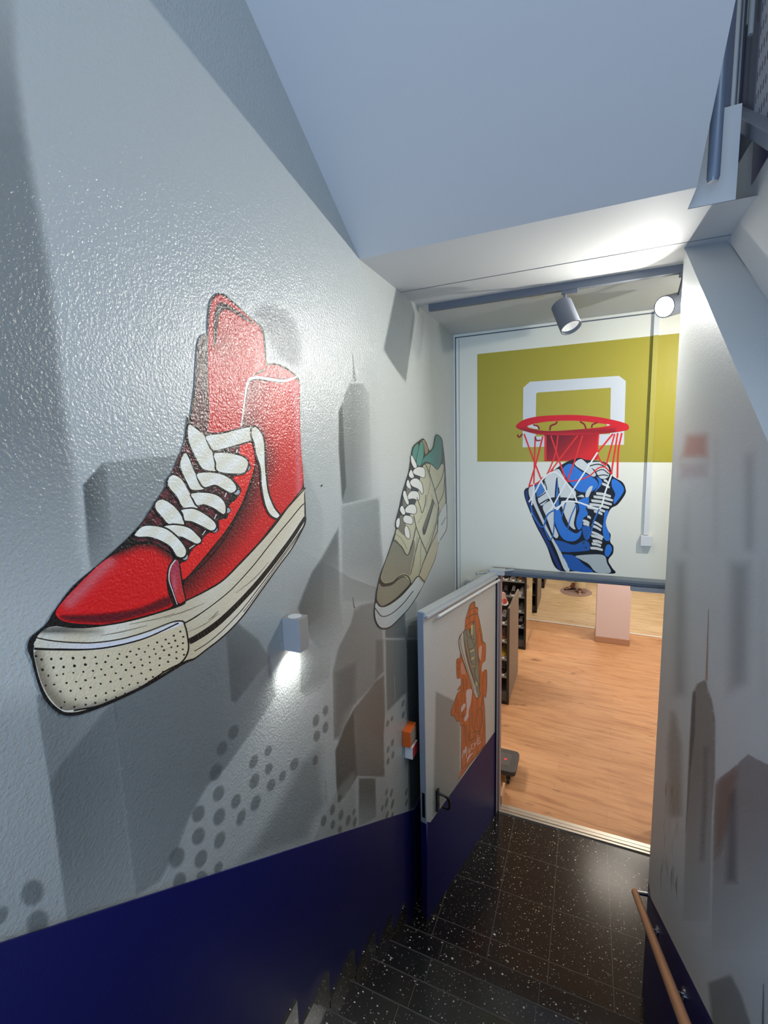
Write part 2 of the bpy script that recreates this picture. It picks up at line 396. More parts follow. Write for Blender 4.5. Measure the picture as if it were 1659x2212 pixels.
    w=MB();w.box(.345,.508,2.40,2.55,ZC+.002,4.66);struct(w.build('wall_slab',M_CEIL))
    # back wall of the neighbouring flight
    w=MB();w.box(2.05,2.2,-3,3.6,2.5,7);struct(w.build('wall_outer',M_CEIL))
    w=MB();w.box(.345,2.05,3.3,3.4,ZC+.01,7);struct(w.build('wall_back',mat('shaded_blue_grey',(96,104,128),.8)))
    w=MB();w.box(XL,.345,2.55,2.7,ZC+.02,7.0);struct(w.build('wall_top',M_CEIL))
    # landing floor
    w=MB();w.box(XL,1.75,N0-.25,YD-.06,-.2,0);struct(w.build('floor',M_TERR))
    # store room
    w=MB();w.box(-4.5,3.5,YD+.03,16,-.2,-.002);struct(w.build('floor_store',M_WOOD))
    w=MB();w.box(-4.5,3.5,YD+.22,16,2.75,2.9);struct(w.build('ceiling_store',M_CEIL))
    w=MB();w.box(-4.6,-4.5,YD+.22,16,0,2.75);w.box(3.5,3.6,YD+.22,16,0,2.75);w.box(-4.5,3.5,16,16.1,0,2.75);w.box(-4.5,XL,YD+.15,YD+.22,0,2.75);w.box(1.75,3.5,YD+.15,YD+.22,0,2.75)
    struct(w.build('wall_store',mat('store_wall_paint',(222,212,200),.8)))
    a=Vector((-1.6,9.03,0));b=Vector((3.2,8.75,0));d=(b-a).normalized();n=Vector((-d.y,d.x,0))
    w=MB();w.obox(a,d,n,(0,0,1),0,(b-a).length,0,.042,0,.004);struct(w.build('trim_5',M_WHITE))
    w=MB();w.hexa([(-4.4,9.19,-.0015),(3.4,8.74,-.0015),(3.4,15.9,-.0015),(-4.4,15.9,-.0015)],[(-4.4,9.19,.0008),(3.4,8.74,.0008),(3.4,15.9,.0008),(-4.4,15.9,.0008)]);struct(w.build('floor_store_rear',M_WOOD2))
build_setting()
# ------------------------------------------------------------------ stairs
def build_stairs():
    r=empty('staircase',(-.34,N0,0),'black speckled terrazzo staircase going down to the landing beside the navy wall','stairs')
    for k in range(12):
        y1=N0-RUN*k;y0=y1-RUN;z1=RIS*(k+1)
        w=MB();w.box(XL+.006,XR-.001,y0-.02,y1,z1-RIS-.0,z1)
        w.cur=1;w.box(XL+.035,XR-.001,y1-.006,y1+.001,z1-.006,z1+.0008)
        w.build('step',M_TREAD,r,mats=[M_NOSE])
    w=MB()
    for k in range(12):
        y1=N0-RUN*k;z1=RIS*(k+1)
        w.box(XL+.006,XL+.022,y1-RUN+.075,y1+.082,z1-.16,z1+.082)
    o=w.build('skirting',M_SKIRT,r)
    return r
build_stairs()
# ------------------------------------------------------------------ skyline on the left wall
CA=(300,600,4.1475);CB=(250,880,3.6867);CC_=(40,1150,2.5136);CD=(780,900,4.609);CE=(1080,860,5.184);CFF=(860,1200,6.9125);CG=(860,1480,6.9125)
CHH=(650,740,3.9486);CI=(0,1500,1.8433);CJ=(640,1380,4.81);CK=(420,1080,3.7705);CL=(1010,700,3.5298);CM=(0,900,4.0225);CN=(960,1290,10.533);CO=(960,1480,10.058);CQ=(1400,1200,3.158);CRR=(1400,500,3.158)
def skyline_left():
    r=empty('skyline_mural',PW_L.at(560,1450),'hazy grey city skyline with towers and round spots sprayed on the left wall','mural')
    G1=(116,124,124);G2=(96,104,106);G3=(78,86,88)
    b=lambda n,s,col,a,f,**k: fill(n,s,col,PW_L,r,smooth=k.pop('smooth',False),feather=f,alpha=a*.85,**k)
    b('haze',[(-40,1480),(200,1480),(430,1340),(640,1180),(760,1250),(900,1300),(900,1755),(600,1850),(300,1948),(-40,2058)],G1,.24,120,sides=[(-140,1480),(200,1440),(430,1340),(640,1180),(760,1150),(900,1200)],space=26)
    vert=lambda s:None
    # far-left tower, fades out downwards
    e=[(40,-30),(46,136),(63,269),(95,452),(119,585),(131,696),(148,861),(169,1013),(182,1200)]
    b('tower',[(-60,-30)]+e+[(150,1350),(-60,1350)],G2,.44,26,sides=e,space=16,afun=lambda P:np.clip((1330-P[:,1])/420,0,1)*np.clip((P[:,1]+200)/500,.2,1))
    # block behind the red shoe
    s=[(177,1047),(221,997),(392,978),(640,960),(700,1100),(700,1330),(430,1500),(196,1240),(186,1190)]
    b('block',s,(134,144,142),.42,5,space=14,afun=lambda P:np.clip((1420-P[:,1])/260,0,1)*np.clip((760-P[:,0])/330,0,1))
    b('block_side',[(177,1047),(221,997),(232,1010),(250,1240),(196,1240)],G3,.62,5,space=9,afun=lambda P:np.clip(1-(P[:,0]-180)/75,.0,1)*np.clip((1260-P[:,1])/160,0,1))
    # curved blob at the top of the shoe
    s=T(CA,'(1000,320)(1060,240)(1180,215)(1330,270)(1430,400)(1480,600)(1450,800)(1300,780)(1150,600)(1080,430)')
    fill('dome',s,G2,PW_L,r,feather=16,alpha=.32,space=8)
    # slim tower with a spire
    s=T(CHH,'(348,1385)(318,900)(318,590)(357,490)(365,440)(385,400)(403,345)(530,340)(560,385)(590,430)(605,900)(620,1330)')
    b('tower',s,G1,.55,4,space=8,afun=lambda P:np.clip((812-P[:,0])/50,0,1))
    b('tower_side',T(CHH,'(355,495)(318,590)(318,900)(348,1385)(392,1230)(375,900)(362,600)'),G3,.6,3,space=6)
    strokes('spire',[(T(CHH,'(440,95)(450,200)(458,330)'),[1.2,3,7])],(140,148,146),PW_L,r,alpha=.8)
    b('block',T(CHH,'(335,1385)(560,1335)(680,1310)(690,1600)(710,1850)(700,2212)(345,2212)'),G1,.5,6,space=10,afun=lambda P:np.clip(.55+(P[:,0]-735)/300,0,1)*np.clip((1330-P[:,1])/120,0,1))
    # long diagonal dark mass right of the shoe
    s=[(640,1315),(653,1280),(672,1235),(690,1208),(733,1132),(737,1300),(742,1360),(700,1420),(667,1379),(655,1340)]
    b('mass',s,G3,.55,5,space=9,afun=lambda P:np.clip(1.15-dist(P,[(640,1315),(653,1280),(672,1235),(690,1208),(733,1132)],False)/95,0,1))
    # below the shoe: two vertical faces
    e=[(75,1500),(79,1533),(103,1679),(122,1830),(144,1999),(150,2050)]
    b('block',[(75,1500),(79,1533),(103,1679),(122,1830),(144,1999),(300,1950),(296,1939),(266,1701),(247,1533),(245,1480)],G2,.38,5,space=12,afun=lambda P:np.clip(1.15-(P[:,0]-100)/230,.25,1)*np.clip((2330-P[:,1])/500,0,1))
    s=[(243,1400),(243,1533),(262,1701),(291,1941),(347,1905),(391,1825),(412,1766),(450,1700),(488,1663),(543,1587),(580,1532),(600,1500),(585,1420),(560,1380),(500,1330)]
    b('block',s,G2,.5,6,space=12,afun=lambda P:np.clip(1.25-(P[:,1]-1500)/700,.35,1)*np.clip(1.5-(P[:,0]-247)/420,.3,1))
    b('block_side',[(130,1646),(195,1570),(250,1500),(262,1640),(280,1800),(292,1930),(146,1985),(118,1800),(104,1690)],G3,.26,8,space=12,afun=lambda P:np.clip((2000-P[:,1])/300,0,1))
    # slab at the left of the wall light
    b('slab',T(CK,'(250,1100)(290,1640)(340,1660)(560,1380)(700,1230)(700,900)(600,800)(420,900)'),G2,.5,6,space=8,afun=lambda P:np.clip(1.2-(P[:,0]-487)/100,0,1)*np.clip((P[:,1]-1330)/90,0,1))
    # right of the wall light
    b('slab',T(CK,'(860,1250)(855,1560)(905,1610)(1040,1540)(1110,1420)(1110,1200)(1000,1150)(930,1180)'),G1,.5,4,space=8,afun=lambda P:np.clip((P[:,1]-1385)/70,0,1)*np.clip((722-P[:,0])/50,0,1))
    b('tower',T(CK,'(1120,1400)(1170,1200)(1270,1000)(1300,880)(1360,850)(1480,820)(1540,1080)(1550,1400)(1470,1500)(1300,1680)(1180,1961)(1130,1961)'),(122,122,116),.5,4,space=9,afun=lambda P:np.clip(1.3-(P[:,0]-715)/150,.2,1))
    b('tower_face',T(CK,'(1130,1400)(1130,1961)(1175,1961)(1230,1750)(1320,1650)(1330,1300)'),G2,.32,12,space=9)
    strokes('spire',[(T(CK,'(1290,790)(1300,870)(1310,880)'),[1,3,3])],(96,102,102),PW_L,r,alpha=.6)
    # building row toward the door
    b('tower',T(CJ,'(400,1160)(500,900)(600,715)(720,570)(820,440)(920,355)(930,760)(915,1000)(925,1440)(830,1440)(640,1430)(560,1560)(430,1700)(410,1500)'),(104,100,92),.62,3,space=9)
    b('tower_side',T(CJ,'(400,1160)(500,900)(600,715)(610,1000)(640,1430)(500,1660)(430,1700)(410,1500)'),(82,84,80),.5,4,space=7)
    b('block',T(CJ,'(645,1440)(830,1440)(838,1860)(640,1960)'),(72,76,72),.62,3,space=9,afun=lambda P:np.clip((1800-P[:,1])/90,.25,1))
    b('tower',T(CJ,'(920,0)(925,350)(935,780)(1150,560)(1135,0)'),(98,108,108),.6,4,space=9)
    b('tower',T(CJ,'(1140,0)(1150,560)(1165,1240)(1175,1780)(1230,1770)(1345,1520)(1335,0)'),(64,74,78),.82,3,space=9)
    strokes('edge_line',[(T(CJ,'(1135,0)(1142,560)(1160,1000)(1170,1780)'),1.4),(T(CJ,'(1020,370)(1025,640)'),1.2),(T(CJ,'(305,1480)(312,1700)'),2.0),(T(CK,'(858,1250)(855,1560)'),1.0)],(170,176,174),PW_L,r,alpha=.6)
    b('block',T(CJ,'(820,0)(815,440)(920,340)(920,0)'),(120,120,116),.35,5,space=8)
    b('slab',[(673,1820),(690,1775),(712,1740),(706,1690),(700,1560),(690,1600),(640,1640),(600,1720),(540,1820),(470,1893)],G2,.38,26,space=12)
    # behind the second shoe: grey block and a dark upper shape
    b('block',T(CD,'(235,1990)(440,1800)(450,2212)(235,2212)'),(80,92,96),.6,3,space=8)
    b('block',T(CD,'(470,2050)(615,1990)(630,2212)(450,2212)'),(110,118,116),.7,3,space=8)
    b('honeycomb_net',[(335,1935),(391,1825),(412,1766),(450,1700),(488,1663),(543,1587),(580,1532),(640,1500),(715,1450),(716,1560),(640,1650),(560,1740),(500,1810),(470,1893)],(196,200,198),.42,12,space=12)
    b('honeycomb_net',[(672,1822),(690,1775),(705,1745),(730,1700),(770,1655),(772,1790)],(176,178,172),.4,7,space=9)
    # honeycomb spots
    H=[(870,395,24,38),(790,475,27,42),(873,487,25,42),(790,565,28,42),(705,650,32,50),(800,655,26,45),(715,742,28,40),(1010,268,17,34),(1068,225,15,26),(1013,345,20,38),(1070,295,16,28),(1018,432,20,40),(940,425,20,36),(960,490,18,40),(1172,278,17,32),(1080,360,18,30),(1125,325,14,26),(875,580,22,42),(860,310,25,42),(885,215,22,34),(930,150,22,34),(130,790,50,62),(150,910,48,62),(8,880,24,46),(870,690,18,30),(805,725,26,26)]
    blobs('honeycomb_spot',[(x/1.8433,1500+y/1.8433,a/1.8433,c/1.8433,22) for x,y,a,c in H],(92,100,102),PW_L,r,alpha=.42,soft=.3)
    H=[(305,745,33,60),(205,850,38,76),(305,920,32,70),(215,1010,40,70),(950,880,18,44),(1000,1080,16,46),(955,1150,16,46),(1005,1205,16,46),(955,1270,16,46),(1110,670,14,46),(1112,790,14,46),(995,830,12,34),(285,1890,32,70),(378,1775,28,68),(380,1930,26,56),(465,1830,28,66),(540,1885,26,66),(610,1900,20,60),(600,1800,16,40),(455,1980,24,46),(450,1660,26,50),(940,1700,16,60),(1000,1715,15,64),(990,1600,14,56),(940,1590,12,46),(895,1760,12,40),(945,1830,14,54),(1145,1590,12,50),(1145,1700,12,46),(1000,1830,12,40),(200,1260,30,60)]
    blobs('honeycomb_spot',[(640+x/4.81,1380+y/4.81,a/4.81,c/4.81,12) for x,y,a,c in H],(84,90,90),PW_L,r,alpha=.42,soft=.3)
    fill('flake',[(694,1047),(697,1047),(696,1051),(693,1051)],(40,40,40),PW_L,r,smooth=False)
skyline_left()
# ------------------------------------------------------------------ the red high-top
def red_shoe():
    r=empty('high_top_mural',PW_L.at(430,1130),'huge red high-top sneaker with white laces and cream sole painted on the left wall','mural')
    PL=PW_L;f=lambda n,s,c,**k: fill(n,s,c,PL,r,**k)
    K=(22,19,18)
    sil=T(CA,'(640,200)(680,150)(730,136)(790,163)(880,245)(970,325)(1060,400)(1112,450)(1132,560)(1142,700)(1150,760)(1240,768)(1330,808)(1417,885)(1442,950)(1444,1300)(1458,1659)')+T(CB,'(1488,450)(1497,600)(1508,700)(1514,850)(1508,935)')+T(CK,'(800,394)(700,530)(600,670)(500,810)(400,948)(300,1058)(200,1148)(100,1224)(0,1300)')+T(CC_,'(900,715)(700,835)(500,930)(350,985)(270,996)(213,978)(146,912)(105,820)(70,690)(50,640)(52,600)(75,560)(148,498)(198,420)(300,288)(450,160)(560,62)')+T(CB,'(100,1035)(200,928)(300,778)(378,660)(438,540)(498,400)(538,300)(558,180)(573,60)')+T(CA,'(455,1250)(480,1100)(498,950)(508,780)(517,650)(528,570)(558,513)(612,496)(615,420)(622,300)')
    f('outline',sil,K,label='black painted outline')
    f('inner_collar',T(CA,'(528,650)(532,585)(562,520)(614,508)(622,700)(628,900)(634,1200)(640,1390)(560,1370)(474,1270)(480,1200)(500,1080)(514,950)(520,780)'),K,grad=lambda P:mix((92,84,80),(96,44,48),(P[:,1]-720)/190),space=9)
    tg=T(CA,'(648,240)(682,172)(728,152)(785,183)(880,260)(970,338)(1055,412)(1097,470)(1115,560)(1128,700)(1133,800)(1040,860)(975,960)(950,1150)(920,1340)(820,1370)(640,1400)(632,1200)(624,900)(622,600)(630,400)')
    def tgr(P):
        t=(P[:,0]-450)/120;c=mix((196,56,56),(218,38,44),(P[:,1]-640)/300)
        c=mix2(c,(158,66,62),np.exp(-((P[:,0]-480)/26)**2-((P[:,1]-745)/28)**2)*.6);return mix2(c,(214,120,118),np.exp(-((P[:,0]-560)/7)**2)*.7)
    f('tongue',tg,K,grad=tgr,space=7,label='red tongue standing up')
    f('tongue_shadow_line',T(CA,'(665,620)(662,480)(672,330)(695,240)(735,212)(800,235)(900,300)(1000,372)(1050,425)(960,390)(880,338)(800,298)(755,300)(725,360)(712,480)(700,560)(680,640)'),(48,32,32),feather=3.5,space=4,alpha=.95)
    f('collar_lining',T(CA,'(1138,790)(1230,782)(1320,822)(1398,885)(1290,905)(1130,885)(1020,885)(1090,850)(1130,830)'),(200,74,76))
    quarter=T(CB,'(1062,-195)(1110,-215)(1190,-210)(1320,-195)(1450,-215)(1462,0)(1475,300)(1485,450)(1490,620)(1430,712)(1300,872)(1260,932)(1150,1062)(980,1242)(850,1372)(700,1462)(560,1532)(545,1400)(640,1280)(760,1140)(900,960)(1000,790)(1060,640)(1105,500)(1115,380)(1085,250)(1010,150)(1030,0)(1045,-100)')
    seam=T(CB,'(1010,150)(1112,380)(1102,500)(1060,640)(1000,790)(900,960)(760,1140)(640,1280)(545,1390)')
    def qg(P):
        d=dist(P,seam,False);t=np.clip(d/52,0,1)
        c=mix((62,22,26),(220,30,34),t**.8);up=np.clip((960-P[:,1])/120,0,1)
        c=mix2(c,(150,88,92),up*np.clip((600-P[:,0])/60,0,1)*.9)
        c=mix2(c,(222,116,126),np.exp(-((P[:,0]-(640+(P[:,1]-850)*.03))/6.5)**2)*.8)
        c=mix2(c,(120,30,40),np.exp(-((P[:,0]-566)/26)**2-((P[:,1]-1005)/42)**2)*.75)
        return c
    f('quarter',quarter,K,grad=qg,space=7,label='red canvas side panel')
    pan=T(CB,'(1035,-100)(1110,-215)(1120,-60)(1100,60)(1060,130)(1000,130)')
    # lacing bed
    f('lacing_bed',T(CB,'(590,130)(640,120)(760,200)(1000,180)(1060,300)(990,420)(940,560)(900,740)(820,880)(700,1030)(610,1130)(520,1230)(470,1180)(300,1075)(140,1040)(265,850)(400,620)(500,400)(552,250)'),K,grad=lambda P:mix((112,44,54),(50,26,30),(np.sin(P[:,0]*.19)*np.sin(P[:,1]*.16)+.6)),space=6)
    f('eyelet_stay',T(CB,'(995,300)(1045,275)(1082,285)(1108,390)(1098,500)(1050,640)(995,780)(890,960)(760,1125)(630,1280)(540,1372)(522,1300)(515,1245)(565,1220)(600,1150)(690,1050)(745,1000)(820,985)(825,900)(890,880)(905,780)(960,730)(1000,650)(935,560)(1035,530)(1062,440)(990,385)'),(240,34,34))
    strokes('eyelet_gap',[(T(CB,'(560,1140)(650,1090)'),5),(T(CB,'(680,1010)(730,980)'),4),(T(CB,'(780,900)(815,860)'),4)],K,PL,r)
    strokes('piping',[(T(CA,'(915,1335)(935,1200)(950,1080)(970,960)(1000,905)(1060,893)(1150,905)(1270,922)(1360,912)(1415,885)'),[3,4,4,5,6,6,6,6,6,4])],(226,226,220),PL,r,label='white piping')
    toe=T(CM,'(487,1690)(560,1590)(700,1442)(880,1272)(1050,1167)(1200,1112)(1330,1112)(1430,1162)(1500,1230)(1462,1300)(1448,1400)(1468,1520)(1500,1640)(1300,1718)(1050,1788)(900,1806)(700,1800)(560,1780)(497,1740)')
    hl=T(CM,'(600,1620)(720,1500)(860,1350)(960,1260)')
    def tgg(P):
        c=mix((230,24,28),(230,24,28),P[:,0]*0);d=dist(P,hl,False)
        c=mix2(c,(214,120,130),np.exp(-(d/14)**2)*.75)
        top=dist(P,T(CM,'(1000,1180)(1200,1105)(1350,1105)(1520,1220)'),False);return mix2(c,(70,24,26),np.exp(-(top/11)**2)*.9)
    f('toe_box',toe,K,grad=tgg,space=6.5,label='bright red toe')
    f('toe_shading',T(CM,'(498,1720)(700,1706)(900,1696)(1200,1650)(1460,1548)(1500,1640)(1300,1718)(1050,1788)(900,1806)(700,1800)(560,1780)'),(104,22,34),feather=9,alpha=.85,space=5)
    f('strap',T(CB,'(436,1300)(452,1240)(490,1210)(508,1260)(530,1400)(560,1530)(500,1560)(462,1460)(436,1370)'),K,grad=lambda P:mix2(mix((176,56,78),(220,50,50),(P[:,1]-1225)/70),(205,130,160),np.exp(-((P[:,0]-377)/4)**2-((P[:,1]-1262)/26)**2)*.6),space=5)
    strokes('strap_edge',[(T(CB,'(475,1215)(435,1275)(425,1370)(455,1470)(490,1570)'),[2.5,3,2.5,2,1.5])],(228,216,214),PL,r)
    strokes('seam_line',[(T(CB,'(500,1200)(512,1270)(530,1400)(560,1535)'),3.2),(T(CB,'(405,1370)(425,1480)(475,1600)'),[2,4,4]),(T(CB,'(540,1380)(700,1250)(860,1060)(960,880)(1050,690)(1105,500)(1112,380)(1085,270)'),2.6)],K,PL,r)
    # sole
    sole=T(CC_,'(105,560)(150,520)(220,508)(330,512)(480,506)(640,475)(850,412)(905,388)')+T(CB,'(560,1546)(700,1478)(850,1388)(980,1263)(1150,1083)(1270,943)(1380,793)(1494,650)(1500,700)(1502,840)(1497,930)')+T(CK,'(794,386)(694,522)(594,660)(494,800)(394,938)(294,1048)(194,1138)(94,1214)(0,1285)')+T(CC_,'(890,705)(690,823)(490,915)(350,967)(270,977)(225,962)(165,905)(118,810)(88,690)(82,640)(90,600)')
    def sg(P):
        c=mix((222,212,186),(234,230,216),.5+.5*np.sin(P[:,0]*.045+P[:,1]*.03));c=mix2(c,(190,172,134),np.exp(-((P[:,0]-395)/60)**2)*.5)
        d=dist(P,T(CC_,'(120,530)(300,530)(450,540)'),False);return mix2(c,(60,58,54),np.exp(-(d/8)**2)*.85*np.clip((250-P[:,0])/110,0,1))
    f('sole',sole,K,grad=sg,space=8,label='cream rubber sole')
    strokes('sole_line',[(T(CK,'(905,25)(870,50)(780,160)(700,255)(600,382)(500,510)(400,625)(300,730)(200,815)(100,890)(0,958)')+[(399,1346)],[2.2]*10+[3,3]),
        (T(CK,'(905,190)(800,345)(700,482)(600,618)(500,750)(400,880)(300,990)(200,1088)(100,1170)(0,1232)'),1.8),
        (T(CK,'(900,205)(800,362)(700,500)(600,640)(500,778)(400,912)'),1.3),
        (T(CB,'(1512,640)(1300,880)(1150,1070)(980,1252)(850,1380)(700,1470)(560,1540)')+T(CC_,'(850,404)(700,452)(550,490)(400,512)(300,514)(200,500)'),[2.5,3,3,3,3,3,3,3,3.2,3.4,4,5,6])],K,PL,r)
    strokes('sole_stripe',[(T(CK,'(903,140)(800,300)(700,438)(600,568)(500,690)(400,800)(300,902)(200,995)(100,1070)(0,1132)')+[(408,1386)],[7,8,9,9,10,10,11,12,13,13,13])],K,PL,r,label='thick black stripe along the sole')
    strokes('sole_crease',[(T(CC_,'(790,465)(900,430)(1010,385)'),[1,2.5,1]),(T(CC_,'(920,540)(1010,500)(1090,440)'),[1,2,1]),(T(CC_,'(1180,330)(1280,250)(1360,160)'),[1,2,1]),(T(CC_,'(1030,475)(1060,455)(1085,425)'),[1,3,1]),(T(CC_,'(600,500)(750,470)(850,440)'),[1,2,1]),(T(CC_,'(450,560)(560,540)(700,505)'),[1,2.5,1])],(140,130,112),PL,r)
    cap=T(CC_,'(85,650)(100,640)(230,644)(400,642)(550,622)(700,574)(870,496)(900,512)(918,600)(914,650)(880,702)(800,747)(650,842)(450,930)(300,962)(232,960)(172,900)(124,810)(98,720)')
    def cg(P):
        c=mix((232,222,194),(222,208,176),(P[:,0]-80)/200);d=dist(P,T(CC_,'(80,640)(110,760)(150,860)(230,950)(300,970)'),False)
        return mix2(mix2(c,(110,100,84),np.exp(-(d/20)**2)*.75),(120,116,108),np.exp(-(dist(P,T(CC_,'(300,970)(500,920)(680,850)(800,790)'),False)/9)**2)*.7)
    strokes('cap_rim',[(T(CC_,'(85,632)(230,634)(400,634)(550,612)(700,566)(872,484)(905,510)(922,600)(918,655)(882,708)(800,752)(650,848)(450,936)(300,968)'),3.4)],K,PL,r)
    f('toe_cap',cap,K,grad=cg,space=7,label='perforated cream toe cap')
    f('cap_band',T(CC_,'(102,582)(180,596)(300,604)(420,604)(560,584)(700,545)(840,492)(880,486)(895,496)(800,535)(700,568)(550,608)(400,630)(230,630)(92,624)'),K,grad=lambda P:mix((226,218,200),(228,230,240),(P[:,0]-80)/120),space=9)
    strokes('cap_line',[(T(CC_,'(98,572)(180,588)(300,598)(420,598)(560,578)(700,538)(830,488)(880,480)(905,492)'),2.4),(T(CC_,'(85,632)(230,636)(400,634)(550,612)(700,570)(870,492)'),[5,4,3.2,3,3,3])],K,PL,r)
    rows=['95,672 125,690 178,688 231,686 296,683 357,681 418,678 487,671 548,661 607,647 654,633 705,615 753,598 799,582 843,561 879,539','130,746 190,734 245,731 304,725 363,718 424,712 472,704 538,686 588,676 640,664 686,649 736,634 779,620 817,603 851,588 895,567','162,778 208,776 243,769 298,762 352,757 404,752 449,744 506,731 559,719 610,708 665,691 711,676 745,660 790,640 830,624 864,618 893,602','147,831 194,826 261,818 313,811 364,803 413,790 470,774 528,765 583,747 629,733 673,722 713,707 768,684 818,666 857,650 892,635','228,864 283,860 337,848 391,842 446,822 500,811 554,796 614,780 667,766 717,746 765,722 812,703 858,684 899,665','250,922 310,907 367,900 419,888 475,873 520,860 565,845 602,827 648,818 692,797 730,785 785,757 828,738','232,952 303,947 365,936 417,926 475,910 530,895 578,876 660,840 710,810']
    D=[];
    for i,q in enumerate(rows):
        for w in q.split():
            x,y=map(float,w.split(','));rr=3.4 if i<2 and x<400 else 2.5
            D.append((40+x/2.5136,1150+y/2.5136,rr*random.uniform(.8,1.1),rr*random.uniform(.75,1),random.uniform(-30,30)))
    blobs('toe_cap_hole',D,(42,38,32),PL,r)
    # laces: dark edge then white band
    LC=['(580,150)(592,138)(700,222)(750,310)(790,420)(815,500)(700,490)(640,400)(590,290)(575,210)',
    '(550,365)(580,400)(620,500)(660,580)(705,645)(610,655)(575,610)(530,510)(515,440)',
    '(450,540)(520,570)(570,650)(620,740)(650,805)(540,795)(490,710)(430,640)(415,590)',
    '(320,760)(370,735)(440,770)(500,830)(540,900)(545,930)(430,930)(370,870)(320,810)',
    '(380,950)(470,938)(580,960)(650,1020)(680,1060)(650,1085)(590,1060)(530,1030)(480,1020)(430,970)',
    '(722,230)(850,210)(1000,172)(1070,162)(1090,210)(1085,255)(950,300)(850,330)(780,340)(745,290)',
    '(785,370)(900,365)(1010,395)(1050,430)(1045,480)(1000,525)(820,510)(800,440)',
    '(650,530)(760,520)(870,545)(940,600)(960,650)(920,680)(860,650)(790,615)(710,635)(670,590)',
    '(600,690)(700,680)(800,700)(860,750)(875,810)(860,850)(780,800)(700,770)(650,780)(620,730)',
    '(520,820)(620,810)(720,860)(790,920)(795,960)(760,980)(680,940)(600,905)(550,900)(540,850)',
    '(150,1018)(210,952)(300,945)(400,970)(480,1030)(540,1100)(560,1150)(540,1190)(490,1185)(440,1110)(360,1060)(270,1030)(180,1030)',
    '(1085,170)(1110,155)(1160,210)(1180,290)(1185,420)(1195,560)(1215,690)(1260,800)(1305,862)(1285,882)(1230,850)(1190,760)(1165,620)(1155,480)(1120,370)(1105,280)(1085,230)']
    EY=[(1045,478),(962,672),(885,818),(785,970),(548,1190)]
    blobs('eyelet',[(250+x/3.6867,880+y/3.6867,9.5,8.5,-40) for x,y in EY],K,PL,r)
    blobs('eyelet_glint',[(251.5+x/3.6867,881+y/3.6867,6.2,5.2,-40) for x,y in EY],(176,184,196),PL,r)
    strokes('lace_tip',[(T(CB,'(970,335)(955,372)'),3),(T(CB,'(882,680)(868,715)'),2.5),(T(CB,'(802,852)(785,890)'),2.5),(T(CB,'(715,980)(690,1015)'),2.2),(T(CB,'(630,1095)(585,1125)'),2.2)],(220,214,206),PL,r)
    for s in LC:
        p=T(CB,s);q=np.array(p);c=q.mean(0)
        strokes('lace_edge',[(p+[p[0]],7.5)],(36,30,30),PL,r)
        f('lace',p,K,grad=lambda P,q=q:mix((250,250,242),(240,236,216),.5+.5*np.sin((P[:,0]+P[:,1])*.12)),space=7,rough=.34,label='white flat lace')
red_shoe()
